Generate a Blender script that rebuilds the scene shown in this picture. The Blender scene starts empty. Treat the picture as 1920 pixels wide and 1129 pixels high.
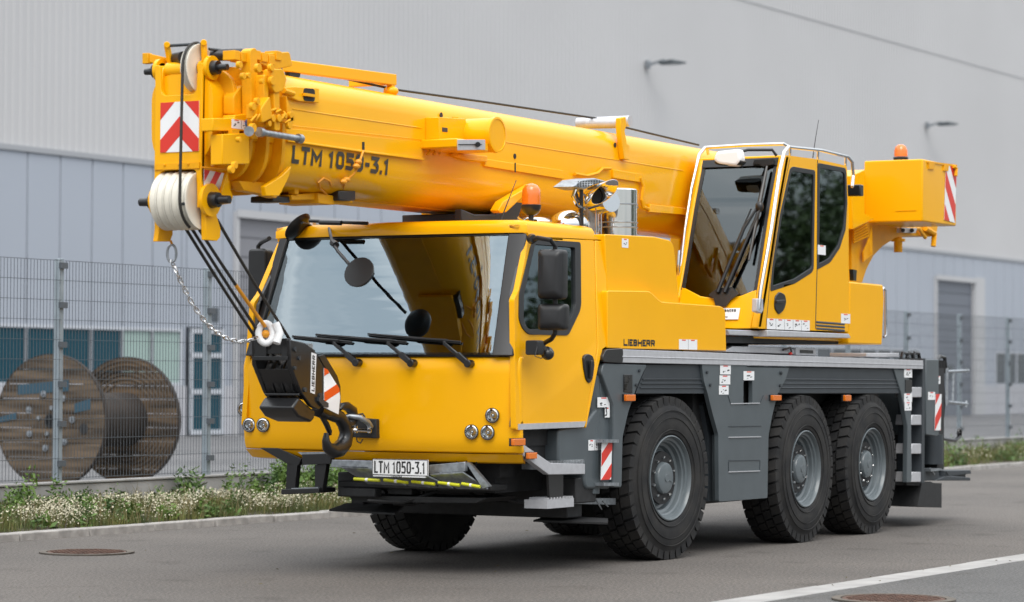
import bpy, bmesh, math, random
from mathutils import Vector, Matrix, geometry, noise
from math import radians as R, sin, cos, pi, atan2, sqrt
random.seed(7)
sc = bpy.context.scene
COL = sc.collection

# ------------------------------------------------------------------ camera
CP = Vector((-20.632, -11.175, 1.501)); YAW, PIT, FPX, ROLL = .50514, .0277, 5169.8, .00484
FW = Vector((cos(YAW)*cos(PIT), sin(YAW)*cos(PIT), sin(PIT)))
_r = Vector((sin(YAW), -cos(YAW), 0)); _u = _r.cross(FW)
CR = _r*cos(ROLL) + _u*sin(ROLL); CU = -_r*sin(ROLL) + _u*cos(ROLL)
cam_d = bpy.data.cameras.new('camera'); cam = bpy.data.objects.new('camera', cam_d); COL.objects.link(cam)
m = Matrix((CR, CU, -FW)).transposed().to_4x4(); m.translation = CP
cam.matrix_world = m
cam_d.sensor_width = 36; cam_d.lens = 36*FPX/1920; cam_d.clip_end = 3000; cam_d.clip_start = .5
cam_d.dof.use_dof = True; cam_d.dof.focus_distance = 22.6; cam_d.dof.aperture_fstop = 2.2
sc.camera = cam

# ------------------------------------------------------------------ world, sun, exposure
SUN_EL, SUN_AZ = 54, 212     # azimuth the light comes from, measured from +x anticlockwise
w = bpy.data.worlds.new('World'); sc.world = w; w.use_nodes = True
nt = w.node_tree; nt.nodes.clear()
out = nt.nodes.new('ShaderNodeOutputWorld'); mixw = nt.nodes.new('ShaderNodeMixShader')
sky = nt.nodes.new('ShaderNodeTexSky'); sky.sky_type = 'NISHITA'; sky.sun_disc = False
sky.sun_elevation = R(SUN_EL); sky.sun_rotation = R(90-SUN_AZ)
bg1 = nt.nodes.new('ShaderNodeBackground'); bg1.inputs[1].default_value = .12
nt.links.new(sky.outputs[0], bg1.inputs[0])
tc = nt.nodes.new('ShaderNodeTexCoord'); mp = nt.nodes.new('ShaderNodeMapping')
mp.inputs['Scale'].default_value = (1.3, 1.3, 16)
nz = nt.nodes.new('ShaderNodeTexNoise'); nz.inputs['Scale'].default_value = 1.3; nz.inputs['Detail'].default_value = 5
cr = nt.nodes.new('ShaderNodeValToRGB')
cr.color_ramp.elements[0].position = .4; cr.color_ramp.elements[0].color = (.6, .66, .7, 1)
cr.color_ramp.elements[1].position = .58; cr.color_ramp.elements[1].color = (1.0, 1.0, 1.0, 1)
bg2 = nt.nodes.new('ShaderNodeBackground'); bg2.inputs[1].default_value = .92
nt.links.new(tc.outputs['Generated'], mp.inputs[0]); nt.links.new(mp.outputs[0], nz.inputs[0])
nt.links.new(nz.outputs[0], cr.inputs[0])
sx = nt.nodes.new('ShaderNodeSeparateXYZ'); nt.links.new(tc.outputs['Generated'], sx.inputs[0])
mr = nt.nodes.new('ShaderNodeMapRange'); mr.inputs['From Min'].default_value = 0; mr.inputs['From Max'].default_value = .8; mr.inputs['To Min'].default_value = .36; mr.inputs['To Max'].default_value = 2.35
nt.links.new(sx.outputs[2], mr.inputs[0]); vm = nt.nodes.new('ShaderNodeVectorMath'); vm.operation = 'SCALE'
nt.links.new(cr.outputs[0], vm.inputs[0]); nt.links.new(mr.outputs[0], vm.inputs['Scale']); nt.links.new(vm.outputs[0], bg2.inputs[0])
mixw.inputs[0].default_value = .82
nt.links.new(bg1.outputs[0], mixw.inputs[1]); nt.links.new(bg2.outputs[0], mixw.inputs[2])
nt.links.new(mixw.outputs[0], out.inputs[0])
sd = bpy.data.lights.new('sun', 'SUN'); sd.energy = 1.2; sd.angle = R(38); sd.color = (1, .96, .9)
sun = bpy.data.objects.new('sun', sd); COL.objects.link(sun)
sdir = Vector((cos(R(SUN_AZ))*cos(R(SUN_EL)), sin(R(SUN_AZ))*cos(R(SUN_EL)), sin(R(SUN_EL))))
sun.rotation_euler = sdir.to_track_quat('Z', 'Y').to_euler()
vs = sc.view_settings; vs.view_transform = 'Standard'; vs.look = 'None'; vs.gamma = 1; vs.exposure = 0.58

# ------------------------------------------------------------------ pixel of the photograph -> point on a real plane
def ray(px, py): return FW + CR*((px-960)/FPX) - CU*((py-564.5)/FPX)
def on(px, py, ax, val):
    d = ray(px, py); i = 'xyz'.index(ax); t = (val-CP[i])/d[i]; return CP + d*t
def py_(pts, y): return [(on(a, b, 'y', y).x, on(a, b, 'y', y).z) for a, b in pts]   # (x,z) on plane y
def px_(pts, x): return [(on(a, b, 'x', x).y, on(a, b, 'x', x).z) for a, b in pts]   # (y,z) on plane x
TH = -.0224    # the hall, fence and road run at a slight angle to the crane
def W(X, Y, z=0): return Vector((X*cos(TH)-Y*sin(TH), X*sin(TH)+Y*cos(TH), z))

# ------------------------------------------------------------------ materials
MATS = {}
def mat(name, col, rough=.5, metal=0, coat=0, noise_amt=0, nscale=8, bump=0, bscale=60, spec=.5, emit=None, col2=None, trans=0, detail=4):
    m = bpy.data.materials.new(name); m.use_nodes = True; t = m.node_tree; b = t.nodes['Principled BSDF']
    b.inputs['Base Color'].default_value = (*col, 1); b.inputs['Roughness'].default_value = rough
    b.inputs['Metallic'].default_value = metal; b.inputs['Coat Weight'].default_value = coat; b.inputs['Coat Roughness'].default_value = .06
    b.inputs['Specular IOR Level'].default_value = spec
    if trans: b.inputs['Transmission Weight'].default_value = trans
    if noise_amt or bump:
        c = t.nodes.new('ShaderNodeTexCoord')
    if noise_amt:
        n = t.nodes.new('ShaderNodeTexNoise'); n.inputs['Scale'].default_value = nscale; n.inputs['Detail'].default_value = detail
        t.links.new(c.outputs['Object'], n.inputs[0])
        r = t.nodes.new('ShaderNodeValToRGB'); c2 = col2 or tuple(x*(1-noise_amt) for x in col)
        r.color_ramp.elements[0].position = .35; r.color_ramp.elements[1].position = .68
        r.color_ramp.elements[0].color = (*c2, 1); r.color_ramp.elements[1].color = (*col, 1)
        t.links.new(n.outputs[0], r.inputs[0]); t.links.new(r.outputs[0], b.inputs['Base Color'])
    if bump:
        n2 = t.nodes.new('ShaderNodeTexNoise'); n2.inputs['Scale'].default_value = bscale; n2.inputs['Detail'].default_value = 3
        t.links.new(c.outputs['Object'], n2.inputs[0])
        bp = t.nodes.new('ShaderNodeBump'); bp.inputs['Strength'].default_value = bump; bp.inputs['Distance'].default_value = .01
        t.links.new(n2.outputs[0], bp.inputs['Height']); t.links.new(bp.outputs[0], b.inputs['Normal'])
    if emit: b.inputs['Emission Color'].default_value = (*emit[0], 1); b.inputs['Emission Strength'].default_value = emit[1]
    MATS[name] = m; return m
YEL = mat('yellow_paint', (.93, .445, .0025), .24, coat=.12, spec=.25, noise_amt=.04, nscale=1.6, bump=.02, bscale=2.2)
YEL2 = mat('yellow_paint_cast', (.88, .40, .003), .45, coat=.05, spec=.25, noise_amt=.12, nscale=9, bump=.12, bscale=70)
GRY = mat('chassis_grey_paint', (.08, .096, .105), .42, coat=.2, noise_amt=.12, nscale=5)
GRD = mat('arch_dark_grey', (.034, .041, .048), .5, noise_amt=.15, nscale=5)
ALU = mat('brushed_aluminium', (.56, .56, .58), .42, metal=.35, noise_amt=.1, nscale=20)
GAL = mat('galvanised_steel', (.42, .45, .48), .38, metal=.75, noise_amt=.35, nscale=26)
CHR = mat('polished_steel', (.72, .72, .72), .1, metal=1)
BLK = mat('black_plastic', (.014, .014, .015), .42, bump=.06, bscale=240)
BLG = mat('black_gloss', (.013, .013, .014), .3, coat=.1)
UND = mat('dirty_black_steel', (.02, .02, .021), .65, noise_amt=.4, nscale=14)
RUB = mat('tyre_rubber', (.03, .028, .026), .72, col2=(.012, .012, .013), noise_amt=.5, nscale=5, detail=7, bump=.18, bscale=120, spec=.35)
RIM = mat('rim_grey_paint', (.115, .135, .145), .38, coat=.3, noise_amt=.08, nscale=12)
NYL = mat('cream_nylon', (.76, .72, .62), .42, noise_amt=.12, nscale=10)
WHT = mat('white_film', (.82, .82, .82), .4)
RED = mat('red_film', (.68, .035, .02), .38)
RDO = mat('orange_red_film', (.78, .09, .012), .38)
BLU = mat('blue_film', (.01, .12, .42), .4)
ORL = mat('amber_lens', (.95, .22, .01), .16, coat=.6, trans=.25)
RLE = mat('red_lens', (.7, .02, .015), .2, coat=.5)
ROP = mat('steel_rope', (.035, .032, .028), .55, metal=.3, bump=.6, bscale=160)
ROY = mat('yellow_cable', (.75, .3, .01), .45)
TXT = mat('dark_lettering', (.012, .012, .012), .5)
TXG = mat('boom_lettering', (.045, .04, .03), .4, coat=.3)
INT = mat('cab_interior_grey', (.09, .095, .1), .7)
INL = mat('cab_interior_light', (.32, .34, .35), .7)
SEA = mat('seat_fabric', (.03, .031, .034), .85)
CUR = mat('cab_trim_wood', (.2, .12, .03), .5)
CON = mat('concrete', (.36, .35, .34), .85, noise_amt=.25, nscale=3, bump=.3, bscale=40)
KRB = mat('kerb_stone', (.38, .36, .34), .85, noise_amt=.35, nscale=9, bump=.35, bscale=50)
FEN = mat('fence_wire', (.1, .112, .125), .5, metal=.2)
POS = mat('fence_post_steel', (.4, .46, .5), .42, metal=.5, noise_amt=.2, nscale=5)
WOO = mat('reel_timber', (.36, .25, .15), .85, noise_amt=.6, nscale=4)
TAP = mat('reel_blue_paint', (.03, .075, .11), .8)
DRM = mat('reel_core_wrap', (.03, .02, .014), .8, noise_amt=.4, nscale=6)
RST = mat('manhole_iron', (.12, .06, .04), .8, noise_amt=.5, nscale=14, bump=.6, bscale=70)
YTB = mat('yellow_green_reflector', (.62, .62, .02), .35)

def glass(name, tint, gl, glcol=(1, 1, 1), wavy=False):
    m = bpy.data.materials.new(name); m.use_nodes = True; t = m.node_tree; t.nodes.clear()
    o = t.nodes.new('ShaderNodeOutputMaterial'); mx = t.nodes.new('ShaderNodeMixShader')
    tr = t.nodes.new('ShaderNodeBsdfTransparent'); tr.inputs[0].default_value = (*tint, 1)
    g = t.nodes.new('ShaderNodeBsdfGlossy'); g.inputs[0].default_value = (*glcol, 1); g.inputs['Roughness'].default_value = .015
    fr = t.nodes.new('ShaderNodeFresnel'); fr.inputs[0].default_value = gl
    if wavy:
        c = t.nodes.new('ShaderNodeTexCoord'); mp_ = t.nodes.new('ShaderNodeMapping'); mp_.inputs['Scale'].default_value = (.2, .35, 5.5); n = t.nodes.new('ShaderNodeTexNoise'); n.inputs['Scale'].default_value = 1.6; n.inputs['Detail'].default_value = 1.5
        bp = t.nodes.new('ShaderNodeBump'); bp.inputs['Strength'].default_value = .045; bp.inputs['Distance'].default_value = .02
        t.links.new(c.outputs['Object'], mp_.inputs[0]); t.links.new(mp_.outputs[0], n.inputs[0]); t.links.new(n.outputs[0], bp.inputs['Height']); t.links.new(bp.outputs[0], g.inputs['Normal'])
    t.links.new(fr.outputs[0], mx.inputs[0]); t.links.new(tr.outputs[0], mx.inputs[1]); t.links.new(g.outputs[0], mx.inputs[2])
    t.links.new(mx.outputs[0], o.inputs[0]); return m
GLS = glass('windscreen_glass', (.74, .82, .82), 3.2, (.8, .93, 1), True)
GLO = glass('operator_glass', (.5, .56, .56), 1.9, (.86, .95, .98))
LNS = glass('clear_lamp_glass', (.92, .94, .95), 1.6)
GLT = glass('tinted_side_glass', (.4, .5, .5), 2.4, (.8, .92, .95))

# ------------------------------------------------------------------ mesh builder
class MB:
    def clusters(s):
        par = list(range(len(s.v)))
        def find(i):
            while par[i] != i: par[i] = par[par[i]]; i = par[i]
            return i
        for f in s.f:
            a = find(f[0])
            for i in f[1:]:
                b = find(i)
                if a != b: par[b] = a
        isl = {}
        for f in range(len(s.f)): isl.setdefault(find(s.f[f][0]), []).append(f)
        G = []
        for fs in isl.values():
            P = [s.v[i] for f in fs for i in s.f[f]]; G.append([[min(p[k] for p in P)-.006 for k in range(3)], [max(p[k] for p in P)+.006 for k in range(3)], fs, [(min(p[k] for p in P)-.006, max(p[k] for p in P)+.006) for k in range(3)]])
        if len(G) > 150 or len(G) < 2: return [s]
        grp = list(range(len(G)))
        def fg(i):
            while grp[i] != i: i = grp[i]
            return i
        for i in range(len(G)):
            for j in range(i):
                if all(G[i][0][k] <= G[j][1][k] and G[j][0][k] <= G[i][1][k] for k in range(3)):
                    a, b = fg(i), fg(j)
                    if a != b: grp[a] = b
        out_ = {}
        for i in range(len(G)): out_.setdefault(fg(i), []).extend(G[i][2])
        res = []
        for fs in sorted(out_.values(), key=len, reverse=True):
            m_ = MB(); idx = {}
            for f in sorted(fs):
                for i in s.f[f]:
                    if i not in idx: idx[i] = len(m_.v); m_.v.append(s.v[i])
                m_.f.append(tuple(idx[i] for i in s.f[f])); m_.mi.append(s.mi[f])
            res.append(m_)
        return res
    def __init__(s): s.v = []; s.f = []; s.mi = []; s.cur = 0
    def add(s, vs, fs):
        n = len(s.v); s.v += [tuple(p) for p in vs]
        for f in fs: s.f.append(tuple(i+n for i in f)); s.mi.append(s.cur)
        return s
    def box(s, x0, x1, y0, y1, z0, z1):
        vs = [(x, y, z) for x in (x0, x1) for y in (y0, y1) for z in (z0, z1)]
        return s.add(vs, [(0, 1, 3, 2), (4, 6, 7, 5), (0, 4, 5, 1), (2, 3, 7, 6), (0, 2, 6, 4), (1, 5, 7, 3)])
    def hexa(s, a, b):   # two quads joined
        return s.add(list(a)+list(b), [(3, 2, 1, 0), (4, 5, 6, 7)]+[(i, (i+1) % 4, 4+(i+1) % 4, 4+i) for i in range(4)])
    def beam(s, p0, p1, w, h, up=(0, 0, 1)):
        p0 = Vector(p0); p1 = Vector(p1); d = (p1-p0).normalized(); up = Vector(up)
        if abs(d.dot(up)) > .98: up = Vector((1, 0, 0))
        a = d.cross(up).normalized()*w/2; b = a.cross(d).normalized()*h/2
        q = lambda p: [p-a-b, p+a-b, p+a+b, p-a+b]
        return s.hexa(q(p0), q(p1))
    def tube(s, path, r, n=10, closed=False, caps=True):
        P = [Vector(p) for p in path]; k = len(P); rr = r if isinstance(r, (list, tuple)) else [r]*k
        up = None; rings = []
        for i in range(k):
            if closed: d = (P[(i+1) % k]-P[i-1])
            else: d = P[min(i+1, k-1)]-P[max(i-1, 0)]
            d.normalize()
            if up is None:
                up = Vector((0, 0, 1)) if abs(d.z) < .9 else Vector((1, 0, 0))
            a = d.cross(up)
            if a.length < 1e-5: a = d.orthogonal()
            a.normalize(); up = a.cross(d).normalized(); b = up
            rings.append([P[i]+a*(rr[i]*cos(2*pi*j/n))+b*(rr[i]*sin(2*pi*j/n)) for j in range(n)])
        vs = [p for q in rings for p in q]; fs = []
        for i in range(k if closed else k-1):
            i2 = (i+1) % k
            for j in range(n): fs.append((i*n+j, i*n+(j+1) % n, i2*n+(j+1) % n, i2*n+j))
        if caps and not closed: fs += [tuple(range(n))[::-1], tuple(range((k-1)*n, k*n))]
        return s.add(vs, fs)
    def cyl(s, p0, p1, r0, r1=None, n=20): return s.tube([p0, p1], [r0, r0 if r1 is None else r1], n)
    def lathe(s, prof, org, axis, n=32, cap=True):   # prof: (radius, distance along axis)
        axis = Vector(axis).normalized(); a = axis.orthogonal().normalized(); b = axis.cross(a); org = Vector(org)
        vs = []; fs = []
        for r_, h in prof:
            for j in range(n):
                t = 2*pi*j/n; vs.append(org+axis*h+a*(r_*cos(t))+b*(r_*sin(t)))
        for i in range(len(prof)-1):
            for j in range(n): fs.append((i*n+j, i*n+(j+1) % n, (i+1)*n+(j+1) % n, (i+1)*n+j))
        if cap:
            fs += [tuple(range(n))[::-1], tuple(range((len(prof)-1)*n, len(prof)*n))]
        return s.add(vs, fs)
    def ell(s, c, r, n=16, k=10):
        vs = []; fs = []
        for i in range(k+1):
            ph = pi*i/k
            for j in range(n):
                t = 2*pi*j/n; vs.append((c[0]+r[0]*sin(ph)*cos(t), c[1]+r[1]*sin(ph)*sin(t), c[2]+r[2]*cos(ph)))
        for i in range(k):
            for j in range(n): fs.append((i*n+j, i*n+(j+1) % n, (i+1)*n+(j+1) % n, (i+1)*n+j))
        return s.add(vs, fs)
    def plate(s, loops, d0, d1, f=None, ax='y'):
        f = f or {'y': lambda a, b, d: (a, d, b), 'x': lambda a, b, d: (d, a, b), 'z': lambda a, b, d: (a, b, d)}[ax]
        if not isinstance(loops[0][0], (tuple, list, Vector)): loops = [loops]
        tri = geometry.tessellate_polygon([[Vector((p[0], p[1], 0)) for p in l] for l in loops])
        flat = [p for l in loops for p in l]; n = len(flat)
        vs = [f(p[0], p[1], d0) for p in flat]+[f(p[0], p[1], d1) for p in flat]
        fs = []
        if len(loops) == 1: fs += [tuple(range(n)), tuple(range(2*n-1, n-1, -1))]
        else: fs += [tuple(t) for t in tri]+[tuple(n+i for i in reversed(t)) for t in tri]
        o = 0
        for l in loops:
            k = len(l)
            for i in range(k): fs.append((o+i, o+(i+1) % k, n+o+(i+1) % k, n+o+i))
            o += k
        return s.add(vs, fs)
    def grid(s, fn, us, vs_):
        n = len(vs_); P = [fn(u_, v_) for u_ in us for v_ in vs_]
        return s.add(P, [(i*n+j, i*n+j+1, (i+1)*n+j+1, (i+1)*n+j) for i in range(len(us)-1) for j in range(n-1)])
    def build(s, name, mats, parent=None, bevel=0, seg=2, ang=38, solid=0, label=None, flat=False, split=None):
        if split is None: split = not flat and not isinstance(mats, (list, tuple)) and 'lettering' not in name and name != 'number' and parent is not None
        if split:
            cl = s.clusters()
            if 1 < len(cl) <= 24:
                first = None
                for q in cl:
                    o = q.build(name, mats, parent, bevel, seg, ang, solid, label, flat, False); first = first or o
                return first
        me = bpy.data.meshes.new(name); me.from_pydata(s.v, [], s.f)
        if not isinstance(mats, (list, tuple)): mats = [mats]
        for q in mats: me.materials.append(q)
        for p, i in zip(me.polygons, s.mi): p.material_index = i
        bm = bmesh.new(); bm.from_mesh(me)
        if not flat:
            bmesh.ops.remove_doubles(bm, verts=bm.verts, dist=1e-5)
            bmesh.ops.recalc_face_normals(bm, faces=bm.faces)
            for f_ in bm.faces: f_.smooth = True
            for e in bm.edges:
                if len(e.link_faces) == 2 and e.calc_face_angle(0) > R(ang): e.smooth = False
        bm.to_mesh(me); bm.free()
        o = bpy.data.objects.new(name, me); COL.objects.link(o)
        if parent: o.parent = parent
        if solid:
            q = o.modifiers.new('s', 'SOLIDIFY'); q.thickness = solid; q.offset = 0
        if bevel:
            q = o.modifiers.new('b', 'BEVEL'); q.width = bevel; q.segments = seg; q.limit_method = 'ANGLE'; q.angle_limit = R(40); q.harden_normals = False
        if label: o['label'] = label
        return o
def rnd(poly, r, n=4):
    out_ = []; k = len(poly); rr = r if isinstance(r, (list, tuple)) else [r]*k
    for i in range(k):
        p = Vector(poly[i]); a = Vector(poly[i-1])-p; b = Vector(poly[(i+1) % k])-p
        q = min(rr[i], a.length*.49, b.length*.49)
        if q <= 1e-6: out_.append(tuple(p)); continue
        A = p+a.normalized()*q; B = p+b.normalized()*q
        for j in range(n+1):
            t = j/n; c = A*(1-t)**2+p*2*t*(1-t)+B*t*t; out_.append((c.x, c.y))
    return out_
def inset(poly, d):
    c = Vector((sum(p[0] for p in poly)/len(poly), sum(p[1] for p in poly)/len(poly))); o_ = []
    k = len(poly); area = sum(poly[i-1][0]*poly[i][1]-poly[i][0]*poly[i-1][1] for i in range(k)); sg = 1 if area > 0 else -1
    for i in range(k):
        p = Vector(poly[i]); a = (p-Vector(poly[i-1])); b = (Vector(poly[(i+1) % k])-p)
        if a.length < 1e-9: a = b
        if b.length < 1e-9: b = a
        a = a.normalized(); b = b.normalized(); na = Vector((-a.y, a.x))*sg; nb = Vector((-b.y, b.x))*sg
        n_ = (na+nb); n_ = n_.normalized() if n_.length > 1e-6 else na
        q = p+n_*(d/max(.35, n_.dot(na))); o_.append((q.x, q.y))
    return o_
def thing(name, label, cat, loc=(0, 0, 0), rz=0, group=None):
    o = bpy.data.objects.new(name, None); COL.objects.link(o); o.location = loc; o.rotation_euler = (0, 0, rz)
    o['label'] = label; o['category'] = cat
    if group: o['group'] = group
    return o
def tag(o, label, cat, group=None):
    o['label'] = label; o['category'] = cat
    if group: o['group'] = group
    return o
def struct(o, kind='structure'): o['kind'] = kind; return o

# ------------------------------------------------------------------ stroke lettering
def glyph(c):
    G = {'L': ([[(0, 1), (0, 0), (1, 0)]], .78), 'T': ([[(0, 1), (1, 1)], [(.5, 1), (.5, 0)]], .9),
         'M': ([[(0, 0), (0, 1), (.5, .32), (1, 1), (1, 0)]], 1.2), '1': ([[(0, .82), (.55, 1), (.55, 0)]], .62),
         '0': ([[(0, .16), (0, .84), (.2, 1), (.8, 1), (1, .84), (1, .16), (.8, 0), (.2, 0), (0, .16)]], .92),
         '5': ([[(.95, 1), (.05, 1), (.05, .56), (.75, .58), (1, .42), (1, .14), (.78, 0), (0, .02)]], .9),
         '3': ([[(.02, 1), (1, 1), (.5, .6), (.8, .56), (1, .4), (1, .14), (.78, 0), (0, .02)]], .9),
         '-': ([[(0, .45), (1, .45)]], .5), '.': ([[(.2, 0), (.2, .0001)]], .28), 'I': ([[(.5, 1), (.5, 0)]], .12),
         'E': ([[(1, 1), (0, 1), (0, 0), (1, 0)], [(.0, .5), (.85, .5)]], .72),
         'B': ([[(0, 0), (0, 1), (.8, 1), (.95, .85), (.95, .65), (.8, .52), (1, .36), (1, .14), (.85, 0), (0, 0)], [(0, .52), (.8, .52)]], .8),
         'H': ([[(0, 1), (0, 0)], [(1, 1), (1, 0)], [(0, .5), (1, .5)]], .86),
         'R': ([[(0, 0), (0, 1), (.8, 1), (1, .85), (1, .62), (.8, .47), (0, .47)], [(.45, .47), (1, 0)]], .84), ' ': ([], .35)}
    return G[c]
def strokes(mb, text, H, wid, sw, mapf, gap=None, wide=.62, lift=.0004):
    """flat mitred ribbons for each letter; a = along, b = up, third argument lifts"""
    x = 0; gap = gap if gap is not None else sw*.9
    for ch in text:
        G, rel = glyph(ch); cw = rel*H*wide*wid
        if ch == '.': cw = sw
        if ch == 'I': cw = sw
        for k, pl in enumerate(G):
            P = []
            for a, b in pl:
                ax = x+sw/2+a*(max(cw-sw, 0)) if ch not in '.I' else x+sw/2
                P.append(Vector((ax, sw/2+b*(H-sw))))
            if ch == '.': P = [Vector((x+sw/2, 0)), Vector((x+sw/2, sw))]
            if ch == '1': pass
            closed = (P[0]-P[-1]).length < 1e-6 and len(P) > 3
            if closed: P = P[:-1]
            n = len(P); L = []; Rr = []
            for i in range(n):
                if closed: a = (P[i]-P[i-1]).normalized(); b = (P[(i+1) % n]-P[i]).normalized()
                else:
                    a = (P[i]-P[i-1]).normalized() if i else (P[1]-P[0]).normalized()
                    b = (P[i+1]-P[i]).normalized() if i < n-1 else a
                p = P[i].copy()
                if not closed and ch != '.':
                    if i == 0 and k == 0: p -= b*sw/2
                    if i == n-1 and not (ch in 'BER' and k): p += a*sw/2
                na = Vector((-a.y, a.x)); nb = Vector((-b.y, b.x)); mm = (na+nb).normalized(); q = sw/2/max(.5, mm.dot(na))
                L.append(p+mm*q); Rr.append(p-mm*q)
            rng = range(n if closed else n-1)
            for i in rng:
                j = (i+1) % n
                seg = max(1, int((P[j]-P[i]).length/.06))
                for s_ in range(seg):
                    t0, t1 = s_/seg, (s_+1)/seg
                    q4 = [L[i].lerp(L[j], t0), L[i].lerp(L[j], t1), Rr[i].lerp(Rr[j], t1), Rr[i].lerp(Rr[j], t0)]
                    q4 = [Vector((v_.x, min(max(v_.y, 0), H))) if ch != '-' else v_ for v_ in q4]
                    mb.add([mapf(v_.x, v_.y, k*lift) for v_ in q4], [(0, 1, 2, 3)])
        x += cw+gap
    return x-gap
def textwidth(text, H, wid, sw, gap=None, wide=.62):
    gap = gap if gap is not None else sw*.9
    return sum((sw if c in '.I' else glyph(c)[1]*H*wide*wid)+gap for c in text)-gap
# ================================================================== THE CRANE
crane = thing('mobile_crane', 'yellow three axle mobile crane with dark grey chassis and long boom over its cab', 'crane', (0, 0, 0))
S = py_
def FX(y, z):
    t = min(abs(y)/1.25, 1.0)
    return -2.69+.045*t**2+.085*t**9+(max(z-1.66, 0)*.41)+max(1.66-z, 0)*.03+(.035*(max(z-1.54, 0)/.12)**2 if z < 1.66 else 0)+.03*(max(1.05-z, 0)/.13)**2
def HW(z): return 1.25-(.03 if z > 1.6605 else 0)-.085*max(z-1.66, 0)
def onfront(px, py, off=0):
    d = ray(px, py); lo, hi = 14.0, 24.0
    for _ in range(50):
        mid = (lo+hi)/2; p = CP+d*mid
        if p.x-(FX(p.y, p.z)-off) > 0: hi = mid
        else: lo = mid
    return CP+d*lo
def lin(a, b, n): return [a+(b-a)*i/(n-1) for i in range(n)]
def shell(t0, t1, z0, z1, off, thick, nt=40, nz=6, zedge=None):
    """closed curved slab following the cab front"""
    mb = MB(); ts = lin(t0, t1, nt); zs = lin(z0, z1, nz)
    def P(t, z, o): return Vector((FX(t*HW(z), z)-o, t*HW(z), z))
    A = [[P(t, z, off) for z in zs] for t in ts]; B = [[P(t, z, off-thick) for z in zs] for t in ts]
    n = nz; vs = [p for r_ in A for p in r_]+[p for r_ in B for p in r_]; N = nt*nz; fs = []
    for i in range(nt-1):
        for j in range(nz-1):
            a = i*n+j; fs.append((a, a+1, a+n+1, a+n)); fs.append((N+a, N+a+n, N+a+n+1, N+a+1))
        fs.append((i*n, (i+1)*n, N+(i+1)*n, N+i*n)); fs.append((i*n+n-1, N+i*n+n-1, N+(i+1)*n+n-1, (i+1)*n+n-1))
    for j in range(nz-1):
        fs.append((j, N+j, N+j+1, j+1)); a = (nt-1)*n+j; fs.append((a, a+1, N+a+1, N+a))
    return mb.add(vs, fs)

# ---------------------------------------------------------------- stickers
def sticker(parent, fn, x0, x1, z0, z1, cols=1, name='warning_sticker', top=RED, rows=1, seed=1, sym=True):
    """fn(a,b,d)->xyz ; white card with a red strip and black pictogram strokes in each cell"""
    rr = random.Random(seed); mb = MB(); mb.cur = 0
    mb.plate([(x0, z0), (x1, z0), (x1, z1), (x0, z1)], 0, .0015, fn)
    cw = (x1-x0)/cols; ch = (z1-z0)/rows
    for i in range(cols):
        for j in range(rows):
            a = x0+i*cw; b = z0+j*ch
            mb.cur = 1; mb.plate([(a+cw*.3, b+ch*.86), (a+cw*.72, b+ch*.86), (a+cw*.72, b+ch*.97), (a+cw*.3, b+ch*.97)], .0015, .0022, fn)
            if sym:
                mb.cur = 2
                for _ in range(4):
                    u = a+cw*rr.uniform(.15, .65); v_ = b+ch*rr.uniform(.12, .6); s1 = cw*rr.uniform(.05, .24); s2 = ch*rr.uniform(.05, .2)
                    mb.plate([(u, v_), (u+s1, v_+s2*.4), (u+s1*.8, v_+s2), (u+s1*.15, v_+s2*.8)], .0015, .0021+.0002*_, fn)
        if i:
            mb.cur = 2; a = x0+i*cw; mb.plate([(a-.001, z0), (a+.001, z0), (a+.001, z1), (a-.001, z1)], .0015, .003, fn)
    return mb.build(name, [WHT, top, TXT], parent)
def side(y): return lambda a, b, d: (a, y-d, b)
def ssticker(parent, y, pl, pt, pr, pb, **k):
    (xa, zb), (xb, zt) = S([(pl, pb), (pr, pt)], y)
    zt = S([(pl, pt)], y)[0][1]
    return sticker(parent, side(y), xa, xb, zb, zt, **k)

# ---------------------------------------------------------------- driver's cab
cab = shell(-1, 1, .93, 1.655, 0, .05, 70, 22).build('driver_cab', YEL, crane, bevel=.012)
# turned-under lower lip
mb = MB(); ts = lin(-1, 1, 50)
def lip(t, k):
    y = t*1.25; x = FX(y, .93); d = [(0, .925), (.06, .862), (.14, .85), (.14, .875), (.05, .925)][k]
    return (x+d[0], y*(1-d[0]*.3), d[1])
mb.grid(lip, ts, range(5)); mb.build('lower_lip', YEL, cab, ang=25)
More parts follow.
